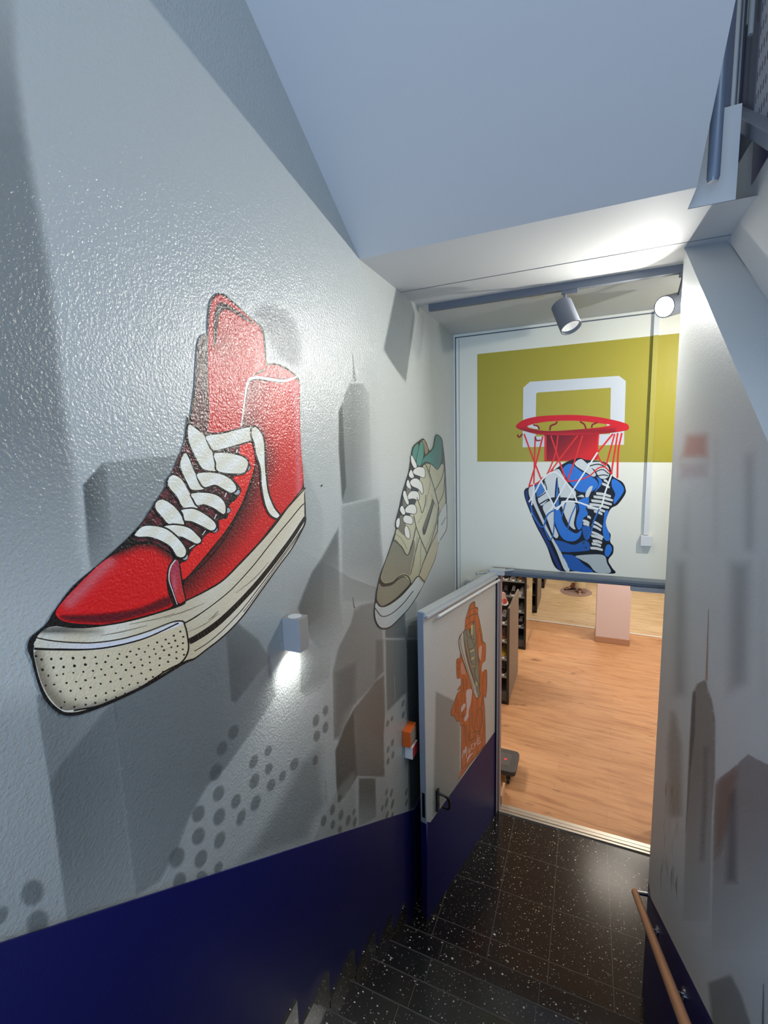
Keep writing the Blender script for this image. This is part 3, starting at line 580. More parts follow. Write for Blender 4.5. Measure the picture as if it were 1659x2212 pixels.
# ------------------------------------------------------------------ the beige runner
def beige_shoe():
    r=empty('runner_mural',PW_L.at(885,1150),'beige running shoe with teal lining, toe pointing down, painted beside the far corner','mural')
    PL=PW_L;f=lambda n,s,c,**k: fill(n,T(CD,s),c,PL,r,step=3,**k);K=(24,24,22)
    f('outline','(755,175)(803,213)(820,300)(838,480)(853,800)(858,1000)(853,1120)(803,1212)(773,1262)(743,1402)(703,1502)(633,1652)(563,1784)(483,1904)(402,1994)(302,2090)(240,2115)(188,2104)(147,2042)(132,1950)(147,1800)(162,1700)(197,1560)(257,1400)(317,1220)(347,1120)(347,1040)(382,900)(412,760)(447,640)(472,560)(487,480)(497,400)(517,300)(558,257)(590,232)(620,216)(652,258)(682,338)(718,298)(733,218)',K)
    def bg(P):
        c=mix((172,170,142),(196,194,166),np.exp(-((P[:,0]-905)/40)**2-((P[:,1]-1110)/90)**2));return mix2(c,(122,118,98),np.clip((P[:,1]-1180)/160,0,.8)*np.clip((905-P[:,0])/50,0,1))
    f('upper','(640,470)(700,480)(760,530)(805,470)(825,520)(838,800)(835,860)(780,960)(757,1050)(757,1150)(650,1370)(575,1590)(500,1660)(430,1590)(370,1610)(300,1650)(235,1660)(200,1620)(203,1570)(262,1400)(330,1222)(355,1120)(390,1120)(440,1040)(500,960)(560,800)(590,600)(610,510)',K,grad=bg,space=6,label='beige upper')
    f('vamp','(328,1230)(380,1265)(458,1378)(490,1300)(520,1220)(535,1300)(500,1480)(480,1568)(420,1558)(370,1590)(300,1636)(238,1650)(205,1600)(255,1425)',K,grad=lambda P:mix((118,116,98),(132,130,112),(P[:,1]-1180)/80),space=6)
    f('toe_bumper','(178,1660)(200,1690)(245,1692)(310,1675)(370,1625)(430,1600)(485,1655)(420,1735)(330,1818)(240,1875)(195,1878)(158,1808)',(128,126,108))
    f('sole_toe','(148,1855)(200,1897)(280,1877)(400,1790)(500,1680)(570,1597)(627,1645)(560,1775)(480,1897)(400,1985)(300,2080)(240,2103)(190,2092)(152,2032)(139,1950)',K,grad=lambda P:mix((192,198,198),(176,184,186),(P[:,1]-1270)/80),space=6,label='pale grey sole')
    f('midsole','(575,1590)(655,1380)(755,1160)(768,1260)(738,1400)(698,1500)(630,1638)',(182,172,142))
    f('heel_sole','(846,860)(852,1000)(847,1118)(798,1205)(765,1250)(763,1050)(792,945)(835,870)',(190,195,194))
    f('heel_lining','(742,205)(757,186)(798,228)(803,350)(796,440)(768,515)(740,508)(700,470)(650,447)(620,462)(603,488)(622,415)(680,362)(722,312)',K,grad=lambda P:mix((58,130,124),(44,100,98),(P[:,0]-915)/40),space=5,label='teal heel lining')
    f('tongue','(522,315)(560,268)(574,292)(552,400)(542,440)(512,385)',(66,128,120));f('tongue','(582,290)(600,247)(623,300)(618,400)(590,488)(562,482)(552,430)',(72,138,130))
    f('inner_side','(606,232)(632,234)(668,335)(640,375)(628,300)',(138,124,106))
    f('tongue_gap','(395,980)(440,1040)(440,1180)(365,1110)',(110,106,92));f('tongue_gap','(430,760)(480,830)(440,900)(415,880)',(110,106,92));f('tongue_gap','(455,690)(500,740)(460,780)',(110,106,92))
    LW=['(520,540)(560,505)(620,510)(635,540)(630,605)(580,590)(530,570)','(490,650)(520,620)(560,620)(600,660)(615,720)(610,770)(570,720)(510,690)','(465,790)(500,745)(560,750)(580,790)(570,830)(520,815)(470,820)','(440,920)(480,880)(530,880)(550,920)(540,965)(480,960)(445,950)','(420,1020)(440,985)(500,1000)(515,1040)(500,1070)(440,1055)','(435,1110)(455,1090)(480,1140)(485,1200)(470,1215)(440,1180)','(500,385)(530,430)(555,495)(530,510)(500,450)','(480,560)(500,530)(525,600)(500,610)(478,590)','(455,650)(470,630)(495,700)(490,720)(455,690)','(425,740)(440,740)(475,860)(455,870)(420,790)','(395,900)(415,890)(440,960)(415,975)(388,930)','(355,1030)(380,1010)(385,1060)(370,1105)(350,1090)']
    for s in LW:
        p=T(CD,s);strokes('lace_edge',[(p+[p[0]],2.6)],K,PL,r,step=2);fill('lace',p,(220,222,218),PL,r,step=2)
    strokes('panel_line',[(T(CD,s),w) for s,w in [('(608,500)(640,475)(700,620)(770,880)(768,1000)(760,1150)',1.4),('(770,870)(820,760)(832,600)',1.2),('(770,900)(740,1100)(655,1370)',1.2),('(525,985)(550,1100)(600,1230)(658,1368)',1.5),('(555,800)(590,900)(610,960)(640,860)(645,780)',1.2),('(548,1100)(500,1300)(458,1378)(400,1290)(325,1225)',1.7),('(585,1190)(530,1400)(495,1560)(470,1575)',1.2),('(735,740)(800,620)(830,500)',1.2),('(690,480)(680,560)(700,620)',1.0),('(195,1640)(240,1665)(310,1650)(370,1600)(430,1575)(475,1600)(498,1665)',2.2),('(150,1840)(195,1890)(280,1870)(400,1782)(500,1672)(570,1588)(630,1648)',2.0),('(140,1905)(190,1975)(240,1988)(320,1950)(420,1860)(520,1735)',1.6),('(800,1080)(845,1000)',1.0),('(575,1590)(650,1375)(755,1150)',1.2)]],K,PL,r,step=3)
    strokes('stitching',[(T(CD,s),.7) for s in ['(650,520)(690,640)(660,800)(650,900)','(610,980)(570,1060)','(640,1330)(700,1180)(745,1050)','(560,1200)(520,1500)','(600,1240)(585,1560)','(345,1170)(400,1210)(460,1320)','(700,780)(745,900)']],(104,102,88),PL,r,step=3,alpha=.8)
    f('side_patch','(706,818)(727,850)(722,885)(637,1170)(613,1130)(624,1080)(698,870)',K);f('side_patch_mesh','(706,838)(718,856)(712,885)(634,1120)(626,1080)(700,880)',(92,92,80))
beige_shoe()
# ------------------------------------------------------------------ basketball hoop on the far wall
def hoop():
    r=empty('hoop_mural',PW_F.at(1240,980),'olive backboard with red hoop and blue sneaker in the net, painted above the door','mural')
    PL=PW_F;BF=(60,.15,.002,2);K=(14,14,18)
    g=lambda n,p,c,**k: fill(n,p,c,PL,r,rough=.42,bump=BF,step=3,**k);E=lambda n,s,c,**k:g(n,T(CE,s),c,**k)
    g('backboard',[(1031,765),(1480,718.5),(1470,999),(1031,997)],(168,156,56),smooth=False,label='olive yellow backboard')
    g('target_square',T(CL,'(420,940)(425,485)(475,440)(1155,395)(1207,435)(1192,920)'),(206,210,212),smooth=False,label='white target square')
    g('target_centre',T(CL,'(535,522)(1093,485)(1086,838)(518,858)(523,530)'),(168,156,56),smooth=False)
    E('bracket','(497,405)(1112,398)(1095,690)(900,700)(497,706)',K,smooth=False,grad=lambda P:mix((84,8,16),(214,30,26),((P[:,0]-1180)/90+(P[:,1]-940)/60)*.6),space=6,label='red rim bracket')
    sk='(325,995)(280,1020)(270,1070)(300,1180)(400,1420)(520,1650)(640,1915)(900,1940)(1275,1965)(1255,1900)(1215,1830)(1225,1790)(1265,1740)(1270,1660)(1235,1610)(1240,1530)(1215,1490)(1190,1430)(1190,1360)(1240,1240)(1320,1190)(1400,1080)(1408,1020)(1370,940)(1260,870)(1230,760)(1150,710)(960,690)(890,668)(760,708)(640,780)(500,900)'
    E('outline',sk,K)
    B1=(46,116,204);B2=(34,88,164);Wt=(206,210,208)
    for n,s,c in [('heel_edge','(287,1040)(300,1150)(420,1430)(540,1670)(650,1910)(688,1915)(560,1640)(440,1400)(322,1130)(306,1030)',(30,52,110)),
     ('sole','(325,1010)(385,985)(400,1100)(470,1300)(570,1530)(600,1580)(690,1740)(780,1925)(722,1922)(620,1680)(500,1450)(380,1200)(330,1100)',Wt),
     ('side_patch','(395,985)(460,945)(498,1020)(488,1058)(420,1108)(402,1050)',(64,120,188)),
     ('side_panel','(505,905)(640,795)(695,850)(755,950)(850,1055)(815,1125)(690,1115)(560,1128)(465,1205)(425,1120)(500,1040)',Wt),
     ('side_panel','(480,1215)(560,1152)(602,1200)(605,1400)(655,1540)(605,1552)(520,1330)',Wt),
     ('side_panel','(690,1155)(825,1165)(852,1250)(828,1400)(845,1470)(790,1440)(745,1360)(722,1300)(702,1240)',Wt),
     ('side_stripe','(635,890)(655,1000)(660,1200)(680,1310)(640,1300)(612,1180)(618,1000)',(60,116,184)),
     ('toe_patch','(705,785)(790,735)(900,812)(1045,892)(1095,945)(1085,1000)(1010,1052)(900,1048)(835,1008)(765,920)(722,850)',B1),
     ('strap','(840,722)(900,682)(945,705)(1035,795)(1075,862)(1040,878)(960,830)(850,758)',Wt),
     ('lace_panel','(985,725)(1130,715)(1195,755)(1222,800)(1215,880)(1150,905)(1105,878)(1062,805)(1000,765)',Wt),
     ('loop','(1012,985)(1040,985)(990,1110)(958,1108)(965,1050)',Wt),('toe_strip','(860,1108)(920,1080)(945,1110)(880,1105)',Wt),
     ('tab','(1080,880)(1140,920)(1130,980)(1060,1050)(1100,980)(1105,930)',B1),
     ('ankle','(1262,905)(1330,935)(1388,1010)(1368,1078)(1282,1185)(1275,1130)(1290,1070)(1250,980)',B1),
     ('mid_panel','(880,1145)(990,1112)(985,1215)(960,1230)(985,1300)(930,1350)(918,1440)(880,1478)(852,1400)(872,1280)(862,1200)',B1),
     ('mid_panel','(925,1440)(1010,1440)(1000,1570)(960,1590)(930,1520)',B2),
     ('swoosh','(622,1255)(680,1275)(700,1370)(755,1458)(850,1515)(912,1480)(895,1555)(830,1602)(740,1595)(682,1545)(632,1440)(612,1340)',B1),
     ('heel_counter','(612,1595)(700,1605)(830,1642)(940,1595)(998,1622)(1005,1690)(960,1712)(700,1722)(652,1660)',B2),
     ('ankle_side','(1175,1275)(1215,1262)(1185,1400)(1225,1520)(1225,1595)(1172,1585)(1150,1480)(1160,1380)',B1),
     ('ankle_side','(1195,1645)(1235,1645)(1255,1700)(1210,1775)(1172,1740)',B1),
     ('sole','(700,1755)(830,1765)(930,1855)(1040,1948)(800,1925)(742,1830)',B2),('sole','(855,1765)(1145,1755)(1200,1850)(1238,1952)(1080,1948)(995,1860)(900,1805)',(176,184,184))]:
        E(n,s,c)
    SL=[(1075,1068,1245,1100),(1045,1105,1268,1145),(1020,1148,1255,1190),(1000,1190,1225,1228),(975,1222,1180,1268),(1050,1268,1150,1300),(975,1330,1020,1345),(925,1375,1005,1400),(930,1410,1000,1425),(1040,1385,1145,1440),(1025,1430,1135,1478),(1020,1500,1160,1560),(1018,1540,1150,1580),(1035,1600,1145,1620),(1025,1632,1135,1655),(1010,1680,1155,1700),(1140,960,1230,1000),(1160,920,1210,945)]
    for a,b_,c,d in SL: E('lace','(%d,%d)(%d,%d)(%d,%d)(%d,%d)'%(a,b_-13,(a+c)/2,(b_+d)/2-22,c,d-8,c-6,d+12)+'(%d,%d)(%d,%d)'%((a+c)/2,(b_+d)/2+8,a+6,b_+12),(208,210,206))
    st=lambda n,L,c,**k: strokes(n,[(T(CE,s),w) for s,w in L],c,PL,r,rough=.42,bump=BF,step=3,**k)
    st('ink_line',[('(1000,760)(1100,740)(1180,770)',2.2),('(1060,830)(1150,800)(1220,850)',2),('(1090,870)(1160,860)(1215,870)',2),('(500,930)(520,1040)(430,1115)',2),('(440,1190)(560,1125)(700,1118)(850,1135)',2.6),('(640,890)(620,1100)(612,1300)',2.5),('(655,1000)(680,1200)(692,1310)',2.5),('(400,1060)(420,1180)(540,1450)(600,1560)',3),('(830,1130)(870,1190)(880,1260)(840,1380)(870,1480)(910,1470)',3),('(740,1360)(770,1440)(840,1500)',3)],K)
    blobs('eyelet',[(1080+938/5.184,860+1622/5.184,2.6,2.6),(1080+963/5.184,860+1672/5.184,2.6,2.2)],K,PL,r)
    R1=(226,44,34);R0=(150,24,30)
    st('net_cord',[('(270,400)(380,700)(465,915)',3.2),('(395,430)(385,760)(380,960)',3.0),('(480,430)(400,740)(325,990)',3.4),('(650,420)(620,620)(530,850)(470,900)',3),('(570,420)(660,690)(740,925)',3.4),('(870,420)(700,640)(540,860)',3),('(925,420)(840,690)(755,925)',3.2),('(1265,400)(1100,600)',3.8),('(1285,400)(1190,750)',3.4),('(1320,390)(1260,760)(1250,855)',3.6),('(1365,390)(1325,600)(1315,895)',3.8),('(1105,410)(1090,600)(1130,710)(1190,755)',3.2),('(322,990)(400,960)(470,912)(600,800)',3),('(750,935)(900,912)(1010,865)(1100,785)(1180,775)(1240,845)',2.6),('(510,420)(510,700)',4.5)],R1,label='red net cord')
    st('net_cord',[('(325,1165)(400,1040)(460,930)(530,860)(600,828)(650,855)(740,940)(820,1060)(865,1165)',3.2),('(1092,608)(830,1010)(730,1165)(625,1235)',3.2),('(1250,858)(1180,1050)(1120,1230)(980,1200)(870,1165)(750,1155)(690,1190)(635,1248)(600,1200)(460,930)',3.4),('(380,960)(355,1200)',2.8),('(740,940)(605,1190)(530,1300)',2.8),('(350,1230)(360,1310)',2.8)],(232,234,232),label='white net cord')
    st('net_cord',[('(345,1205)(370,1310)(460,1440)(490,1440)(520,1330)(560,1280)(630,1248)',3.2),('(490,1440)(540,1560)(570,1585)(600,1500)(615,1260)',2.6),('(735,1170)(710,1260)(690,1330)',2.6),('(855,1190)(790,1340)(755,1480)',2.6),('(1112,1240)(1050,1380)(1020,1500)(985,1570)',3.0)],(44,106,180),label='blue net cord')
    st('rim_hook',[('(370,300)(425,318)(440,368)',3.6),('(642,262)(620,290)(570,310)(558,362)',3.8),('(895,262)(945,295)(965,350)',3.6),('(1095,268)(1035,298)(1028,345)',3.6),('(1190,280)(1215,310)',4),('(195,408)(215,440)(250,400)',3.2),('(395,430)(410,475)(455,470)',3)],(136,22,26))
    rim=fill('rim',T(CE,'(176,315)(230,263)(330,223)(500,198)(800,188)(1050,205)(1250,240)(1400,280)(1442,310)(1440,350)(1380,368)(1250,388)(1100,402)(900,412)(700,416)(500,411)(380,396)(250,360)(190,335)(176,316)')[:-1],R1,PL,r,rough=.42,bump=BF,step=3,grad=lambda P:mix((206,26,34),(132,18,24),np.exp(-((P[:,1]-931)/6)**2)*.8*(P[:,0]<1330)),space=4,label='red rim')
    E('rim_opening','(300,318)(400,283)(600,258)(850,254)(1050,274)(1210,298)(1150,322)(900,348)(650,366)(500,366)(390,350)(320,334)',(170,156,46))
    E('rim_opening','(308,316)(380,290)(410,300)(425,345)(360,336)',(204,206,204));E('rim_opening','(1195,290)(1235,300)(1200,312)',(204,206,204))
    st('rim_hook',[('(372,298)(425,316)(440,352)',3.6),('(642,262)(620,290)(570,310)(558,362)',3.8),('(895,262)(945,295)(962,344)',3.6),('(1095,272)(1035,298)(1028,334)',3.6)],(136,22,26))
hoop()
# ------------------------------------------------------------------ right wall painting
def right_mural():
    r=empty('skyline_mural',PW_R.at(1560,1500),'faint grey and orange skyline with a thin spire sprayed on the right wall','mural')
    PL=PW_R;RB=(130,.3,.003,3);f=lambda n,p,c,a,fe,**k: fill(n,p,c,PL,r,smooth=False,alpha=a,feather=fe,rough=.5,bump=RB,**k)
    G=(104,108,106)
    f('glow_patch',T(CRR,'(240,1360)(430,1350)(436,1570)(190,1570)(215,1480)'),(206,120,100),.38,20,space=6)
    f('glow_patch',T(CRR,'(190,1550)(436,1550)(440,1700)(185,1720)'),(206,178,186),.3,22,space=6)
    for s,a,c in [('(240,1800)(300,1700)(310,2212)(200,2212)',.4,G),('(430,1380)(500,1400)(500,2212)(420,2212)',.42,(120,118,120)),('(620,1500)(760,1450)(760,2212)(620,2212)',.4,(112,112,118))]:
        f('streak',T(CRR,s),c,a*.7,34,space=9)
    for s,a,c in [('(150,0)(300,0)(300,1000)(130,1000)',.4,(108,116,112)),('(510,0)(740,0)(720,900)(500,1000)',.35,(110,112,116)),('(740,0)(830,0)(830,1000)(730,1000)',.2,(190,180,178))]:
        f('streak',T(CQ,s),c,a*.8,36,space=9)
    f('tower',T(CQ,'(270,1400)(285,1100)(298,930)(330,870)(378,845)(402,845)(412,910)(438,975)(462,1110)(462,1500)(440,1800)(425,2500)(230,2500)(250,1900)'),(124,116,106),.55,4,space=9,afun=lambda P:np.clip(1.35-(P[:,1]-1480)/420,0,1))
    f('tower_side',T(CQ,'(298,930)(328,925)(322,1200)(290,1500)(262,1900)(250,1900)(275,1400)'),(84,94,98),.6,4,space=6)
    f('tower_side',T(CQ,'(370,1300)(415,1280)(410,1700)(390,2100)(340,2100)(360,1700)'),(96,104,112),.4,10,space=7)
    strokes('spire',[(T(CQ,'(411,365)(404,600)(396,850)'),[1,3,4.5])],(108,112,110),PL,r,alpha=.8)
    f('block',T(CQ,'(455,1535)(560,1455)(680,1348)(800,1412)(900,1440)(900,2700)(425,2700)(440,1800)'),(132,122,120),.55,4,space=11,afun=lambda P:np.clip(1.3-(P[:,1]-1640)/330,0,1))
    f('block_side',T(CQ,'(458,1535)(560,1455)(640,1400)(600,1700)(520,2000)(425,2230)(440,1800)'),(150,112,90),.42,16,space=9)
    f('block_side',T(CQ,'(530,1620)(620,1560)(620,2250)(510,2250)'),(90,94,104),.42,16,space=9)
    f('streak',T(CQ,'(140,1050)(200,1040)(250,1300)(250,1800)(120,1800)(110,1300)'),(150,134,110),.35,14,space=9)
    rnd=random.Random(3)
    L=[]
    for i in range(26):
        x=rnd.uniform(90,215);y=rnd.uniform(1500,2200);L.append((T(CQ,'(%f,%f)(%f,%f)(%f,%f)'%(x,y,x-8,y+60,x-6+rnd.uniform(-6,6),y+rnd.uniform(90,170))),[.8,2.6,.8]))
    strokes('dash',L,(88,86,70),PL,r,alpha=.25)
    f('block',[(1525,2120),(1580,2100),(1605,2150),(1625,2212),(1640,2260),(1540,2260)],(96,94,88),.4,8,space=9)
    strokes('spire',[([(1649,2125),(1647,2215)],[1.5,4])],(70,74,80),PL,r,alpha=.7)
right_mural()
# ------------------------------------------------------------------ door frame, leaf, threshold
def door():
    r=empty('door_1',LH,kind='structure')
    # frame
    w=MB();w.box(-.722,-.680,3.90,YD+.02,0,2.30);w.build('frame_side',M_LGREY,r,bevel=.004)
    w=MB();w.box(-.680,-.660,3.93,YD+.01,0,2.25);w.build('frame_stop',mat('mauve_frame_stop',(150,126,128),.5),r,bevel=.003)
    w=MB();w.box(-.694,-.682,3.884,3.902,0,2.26);w.build('hinge_gap',mat('dark_hinge_gap',(12,12,34),.6),r)  # dark strip stands in for the shade in the open hinge gap
    w=MB();w.box(-.735,.95,3.905,YD,2.288,2.312);w.box(-.66,.95,3.93,YD+.02,2.258,2.290);w.box(-.66,.95,3.915,3.94,2.27,2.289)
    w.build('frame_head',mat('dark_grey_frame',(104,112,120),.45),r,bevel=.003)
    w=MB();w.box(.33,.60,3.90,3.95,2.23,2.260);w.build('head_bracket',M_GREY,r)
    # leaf
    up=Vector((0,0,1));L=(LF-LH).length
    lf=MB();lf.obox(LH,LD,LN,up,0.0,L,-.045,0,0.008,2.292)
    lf=lf.build('door_leaf',M_WALL,r,label='open door leaf painted with an orange hydrant',bevel=.002)
    lf['label']='open white and navy door leaf'
    # navy lower part on the leaf (painted)
    fill('leaf_dado',[tuple(v) for v in [(922.5,1775),(922,2010),(1070,1775),(1070,1579),(929.5,1776.6)]],(7,12,82),PW_D,lf,smooth=False,rough=.45)
    e=MB();e.obox(LH,LD,LN,up,L,L+.002,-.034,-.010,.80,.99);e.build('lock_plate',M_BLACK,lf)
    e=MB();e.obox(LH,LD,LN,up,L-.001,L+.0015,-.046,-.001,0.76,2.292);e.build('edge_band',mat('pale_blue_edge',(138,145,156),.5),lf)
    e=MB();e.obox(LH,LD,LN,up,L-.001,L+.0015,-.046,-.0005,0.008,.76);e.build('edge_band_lower',M_NAVY,lf)
    w=MB();w.obox(LH,LD,LN,up,.01,L,-.045,.012,2.265,2.300);w.obox(LH,LD,LN,up,.02,L-.01,.012,.03,2.258,2.276)
    w.build('top_rail',M_LGREY,lf,bevel=.003)
    w=MB();w.tube([LH+LD*.01+LN*.036+up*2.236,LH+LD*(L-.13)+LN*.036+up*2.236],.011);w.tube([LH+LD*.4+LN*.036+up*2.236,LH+LD*.42+LN*.036+up*2.236],.014);w.build('seal_bar',M_WHITE,lf,smooth=True)
    # handle
    h=LH+LD*(L-.145)
    w=MB();w.obox(h,LD,LN,up,-.018,.018,0,.012,.765,.935);
    pl=w.build('handle_plate',M_BLACK,lf,bevel=.003)
    w=MB();w.tube([h+LN*.006+up*.905,h+LN*.055+up*.90-LD*.01,h+LN*.078+up*.885-LD*.02,h+LN*.085+up*.85-LD*.03,h+LN*.085+up*.80-LD*.035,h+LN*.07+up*.785-LD*.035,h+LN*.03+up*.785-LD*.03],.0095);w.build('handle',M_BLACK,lf,smooth=True)
    # closer arm, bracket and cable loop
    a=PW_F.at(1031,1239,.14);b=PW_F.at(1110,1231,.10)
    w=MB();w.tube([a,b],.008,8);w.lathe(a+Vector((0,0,-.012)),(0,0,1),[(0,0),(0,.014),(.022,.014),(.022,0)],14);w.build('closer_arm',M_LGREY,r,smooth=True)
    w=MB();w.box(-.745,-.62,3.86,3.93,2.275,2.322);w.build('corner_bracket',M_LGREY,r,bevel=.003)
    P=[PW_F.at(x,y,.09) for x,y in [(1062,1252),(1064,1262),(1067,1270),(1070,1272),(1073,1268),(1075,1261)]]
    w=MB();w.tube(P,.0055,8);w.build('cable_loop',M_WHITE,r,smooth=True)
    w=MB()
    for x,y in [(1013,1257),(975,1278)]:
        c=PW_F.at(x,y,.03);w.box(c.x-.03,c.x+.03,YD-.05,YD,c.z-.02,c.z+.02)
    w.build('wall_bracket',M_LGREY,r,bevel=.003)
    # mural on the leaf
    PD=PW_D;f=lambda n,p,c,**k: fill(n,p,c,PD,lf,step=2.5,**k);N=lambda s:T(CN,s);O=lambda s:T(CO,s)
    f('grey_shape',[(939,1490),(986,1513),(996,1560),(996,1690),(933,1772)],(104,104,100),smooth=False,alpha=.35,feather=5,space=7)
    body=N('(690,95)(712,220)(768,250)(768,380)(805,540)(855,800)(885,1010)(940,1060)(932,1420)(862,1520)(852,1700)(947,1640)(972,1760)(967,2100)(942,2300)')+O('(882,220)(862,300)(884,600)(894,1250)(862,1340)(560,1720)(325,2045)(338,1900)(358,1850)(368,900)(342,865)(342,790)(262,792)(240,720)(198,672)(148,662)(142,560)(208,380)(278,180)(345,105)(352,0)')+N('(290,2120)(368,2070)(368,1835)(288,1845)(272,1440)(338,1390)(358,1320)(400,900)(448,760)(462,700)(478,500)(538,300)(588,160)')
    f('hydrant_outline',body,(74,30,16))
    c=np.array(body).mean(0)
    inn=[tuple(c+(np.array(q)-c)*np.array([.965,.985])) for q in body]
    f('hydrant',inn,(190,86,22),grad=lambda P:mix((196,92,24),(158,60,22),.5+.5*np.sin(P[:,0]*.55)*np.cos(P[:,1]*.05)),space=3.5,label='orange painted hydrant')
    strokes('hydrant_line',[(N('(560,300)(660,250)(760,230)'),1.6),(N('(510,480)(640,400)(765,370)'),2.4),(N('(470,680)(560,600)(700,530)'),1.8),(O('(420,0)(430,400)(380,800)'),1.2),(O('(470,850)(520,1150)(640,1180)'),1.6),(O('(600,600)(610,900)(700,1010)(800,900)(820,600)(760,500)(700,700)(720,950)'),1.5),(O('(620,1020)(760,1010)(700,1100)(540,1220)(560,1000)'),2.2),(O('(370,880)(440,900)(480,1300)'),1.2),(O('(850,250)(800,500)(850,900)(820,1200)'),1.4),(O('(380,1820)(560,1680)(740,1480)(860,1300)'),1.6),(O('(240,400)(250,600)'),1),(O('(300,300)(310,650)'),1),(O('(340,700)(450,640)'),1.4),(N('(420,1850)(440,2150)'),1.2),(N('(500,1850)(510,2100)'),1.2),(N('(800,700)(850,1050)'),1.4),(N('(900,1700)(860,2000)'),1.3),(N('(300,1500)(360,1480)'),1.3),(N('(300,1650)(360,1620)'),1.3)],(106,44,18),PD,lf,step=3)
    f('paint_splash',N('(790,1150)(850,1110)(840,1300)(825,1440)(785,1360)'),(206,160,150));f('paint_splash',O('(470,150)(545,85)(600,120)(575,380)(530,560)(520,700)(445,790)(428,730)(480,560)'),(206,184,184));f('paint_splash',O('(362,500)(425,398)(462,440)(378,585)'),(206,184,184));f('paint_splash',N('(370,1560)(410,1460)(480,1700)(460,1760)(385,1740)'),(196,130,110))
    shoe=N('(500,715)(560,735)(620,655)(680,530)(705,640)(735,1000)(742,1100)(770,1300)(800,1450)(780,1560)(810,1900)(805,2140)')+O('(790,180)(725,300)(690,300)(640,190)(575,0)')+N('(600,1950)(530,1750)(460,1600)(380,1330)(328,1100)(330,950)(360,860)(430,780)')
    f('sneaker_outline',shoe,(34,36,34))
    f('sneaker',N('(505,735)(560,750)(590,800)(640,690)(685,560)(700,700)(722,1000)(735,1120)(752,1300)(760,1450)(772,1600)(790,1900)(790,2100)')+O('(770,180)(725,270)(690,190)(640,60)')+N('(690,1900)(590,1580)(530,1330)(470,1050)(445,830)'),(92,116,108),label='teal grey painted sneaker')
    f('sneaker_sole',N('(380,870)(425,800)(440,1000)(490,1330)(560,1600)(650,1880)(745,2212)')+O('(720,280)(690,270)(600,60)')+N('(640,2080)(560,1800)(480,1560)(400,1330)(345,1100)(345,960)'),(176,178,170))
    strokes('sneaker_line',[(N('(365,920)(385,1150)(470,1450)(580,1800)(680,2130)'),1.2),(N('(510,760)(520,900)(600,920)(560,740)'),1.4),(N('(520,970)(560,1180)(680,1120)(620,960)'),1.5),(N('(590,800)(630,960)(690,940)'),1.3),(N('(560,1180)(600,1450)(680,1600)(700,1800)(790,2000)'),1.5),(N('(700,1000)(720,1400)(700,1650)'),1.2)],(40,44,40),PD,lf,step=3)
    for s in ['(600,650)(648,620)(640,850)(612,870)','(580,1235)(670,1180)(670,1212)(590,1258)','(610,1392)(680,1350)(670,1400)(615,1432)','(630,1540)(690,1580)(675,1600)','(715,1900)(760,1980)(720,2030)']: fill('lace',N(s),(200,180,120),PD,lf,smooth=False)
    strokes('signature_writing',[(O('(388,1590)(400,1490)(425,1400)(438,1490)(470,1330)(478,1590)'),[1.2,1.8,2,2,2.2,1.2]),(O('(522,1370)(512,1450)(540,1490)(556,1360)(560,1450)'),1.4),(O('(625,1270)(588,1290)(588,1395)(632,1370)'),1.5),(O('(650,1250)(656,1350)'),1.4),(O('(654,1300)(692,1245)'),1.4),(O('(770,1140)(725,1160)(722,1290)(790,1225)'),1.6),(O('(725,1220)(770,1190)'),1.4),(O('(705,1115)(730,1080)'),1.2),(O('(490,1690)(510,1600)(560,1520)(628,1475)'),[1,3,3.4,1])],(214,190,184),PD,lf,step=3,bump=None,label='white painted signature')
    # threshold
    w=MB()
    for i,(a,b,z) in enumerate([(3.925,3.945,.012),(3.945,3.955,.006),(3.955,3.985,.014),(3.985,3.995,.006),(3.995,4.03,.010)]): w.box(-.66,.95,a,b,-.01,z)
    w.build('threshold',M_ALU,r)
    w=MB();w.box(-.668,-.650,4.012,4.20,0,.10);struct(w.build('baseboard_left',mat('pale_wood_skirting',(196,160,128),.5)))
door()
# ------------------------------------------------------------------ handrail
def handrail():
    a=PW_R.at(1371.5,1927,.07);b=PW_R.at(1480,2212,.07);d=(b-a).normalized()
    r=empty('handrail',a,'round wooden handrail on steel brackets along the right wall above the stairs','handrail')
    w=MB();w.tube([a,a+d*3.0],.019,16);w.build('rail',M_RAIL,r,smooth=True)
    w=MB();w.tube([a+Vector((.0,.0,0)),a+Vector((.07,0.012,0))],.012,12);w.build('end_return',M_STEEL,r,smooth=True)
    for s in (.42,1.16,1.9,2.6):
        p=a+d*s;w=MB();w.tube([p+Vector((0,0,-.018)),p+Vector((.0,0,-.05)),p+Vector((.02,0,-.072)),p+Vector((.068,0,-.075))],.005,8);w.lathe(p+Vector((.07,0,-.075)),(-1,0,0),[(0,0),(0,.024),(.006,.024),(.006,0)],16)
        w.build('bracket',M_STEEL,r,smooth=True)
handrail()
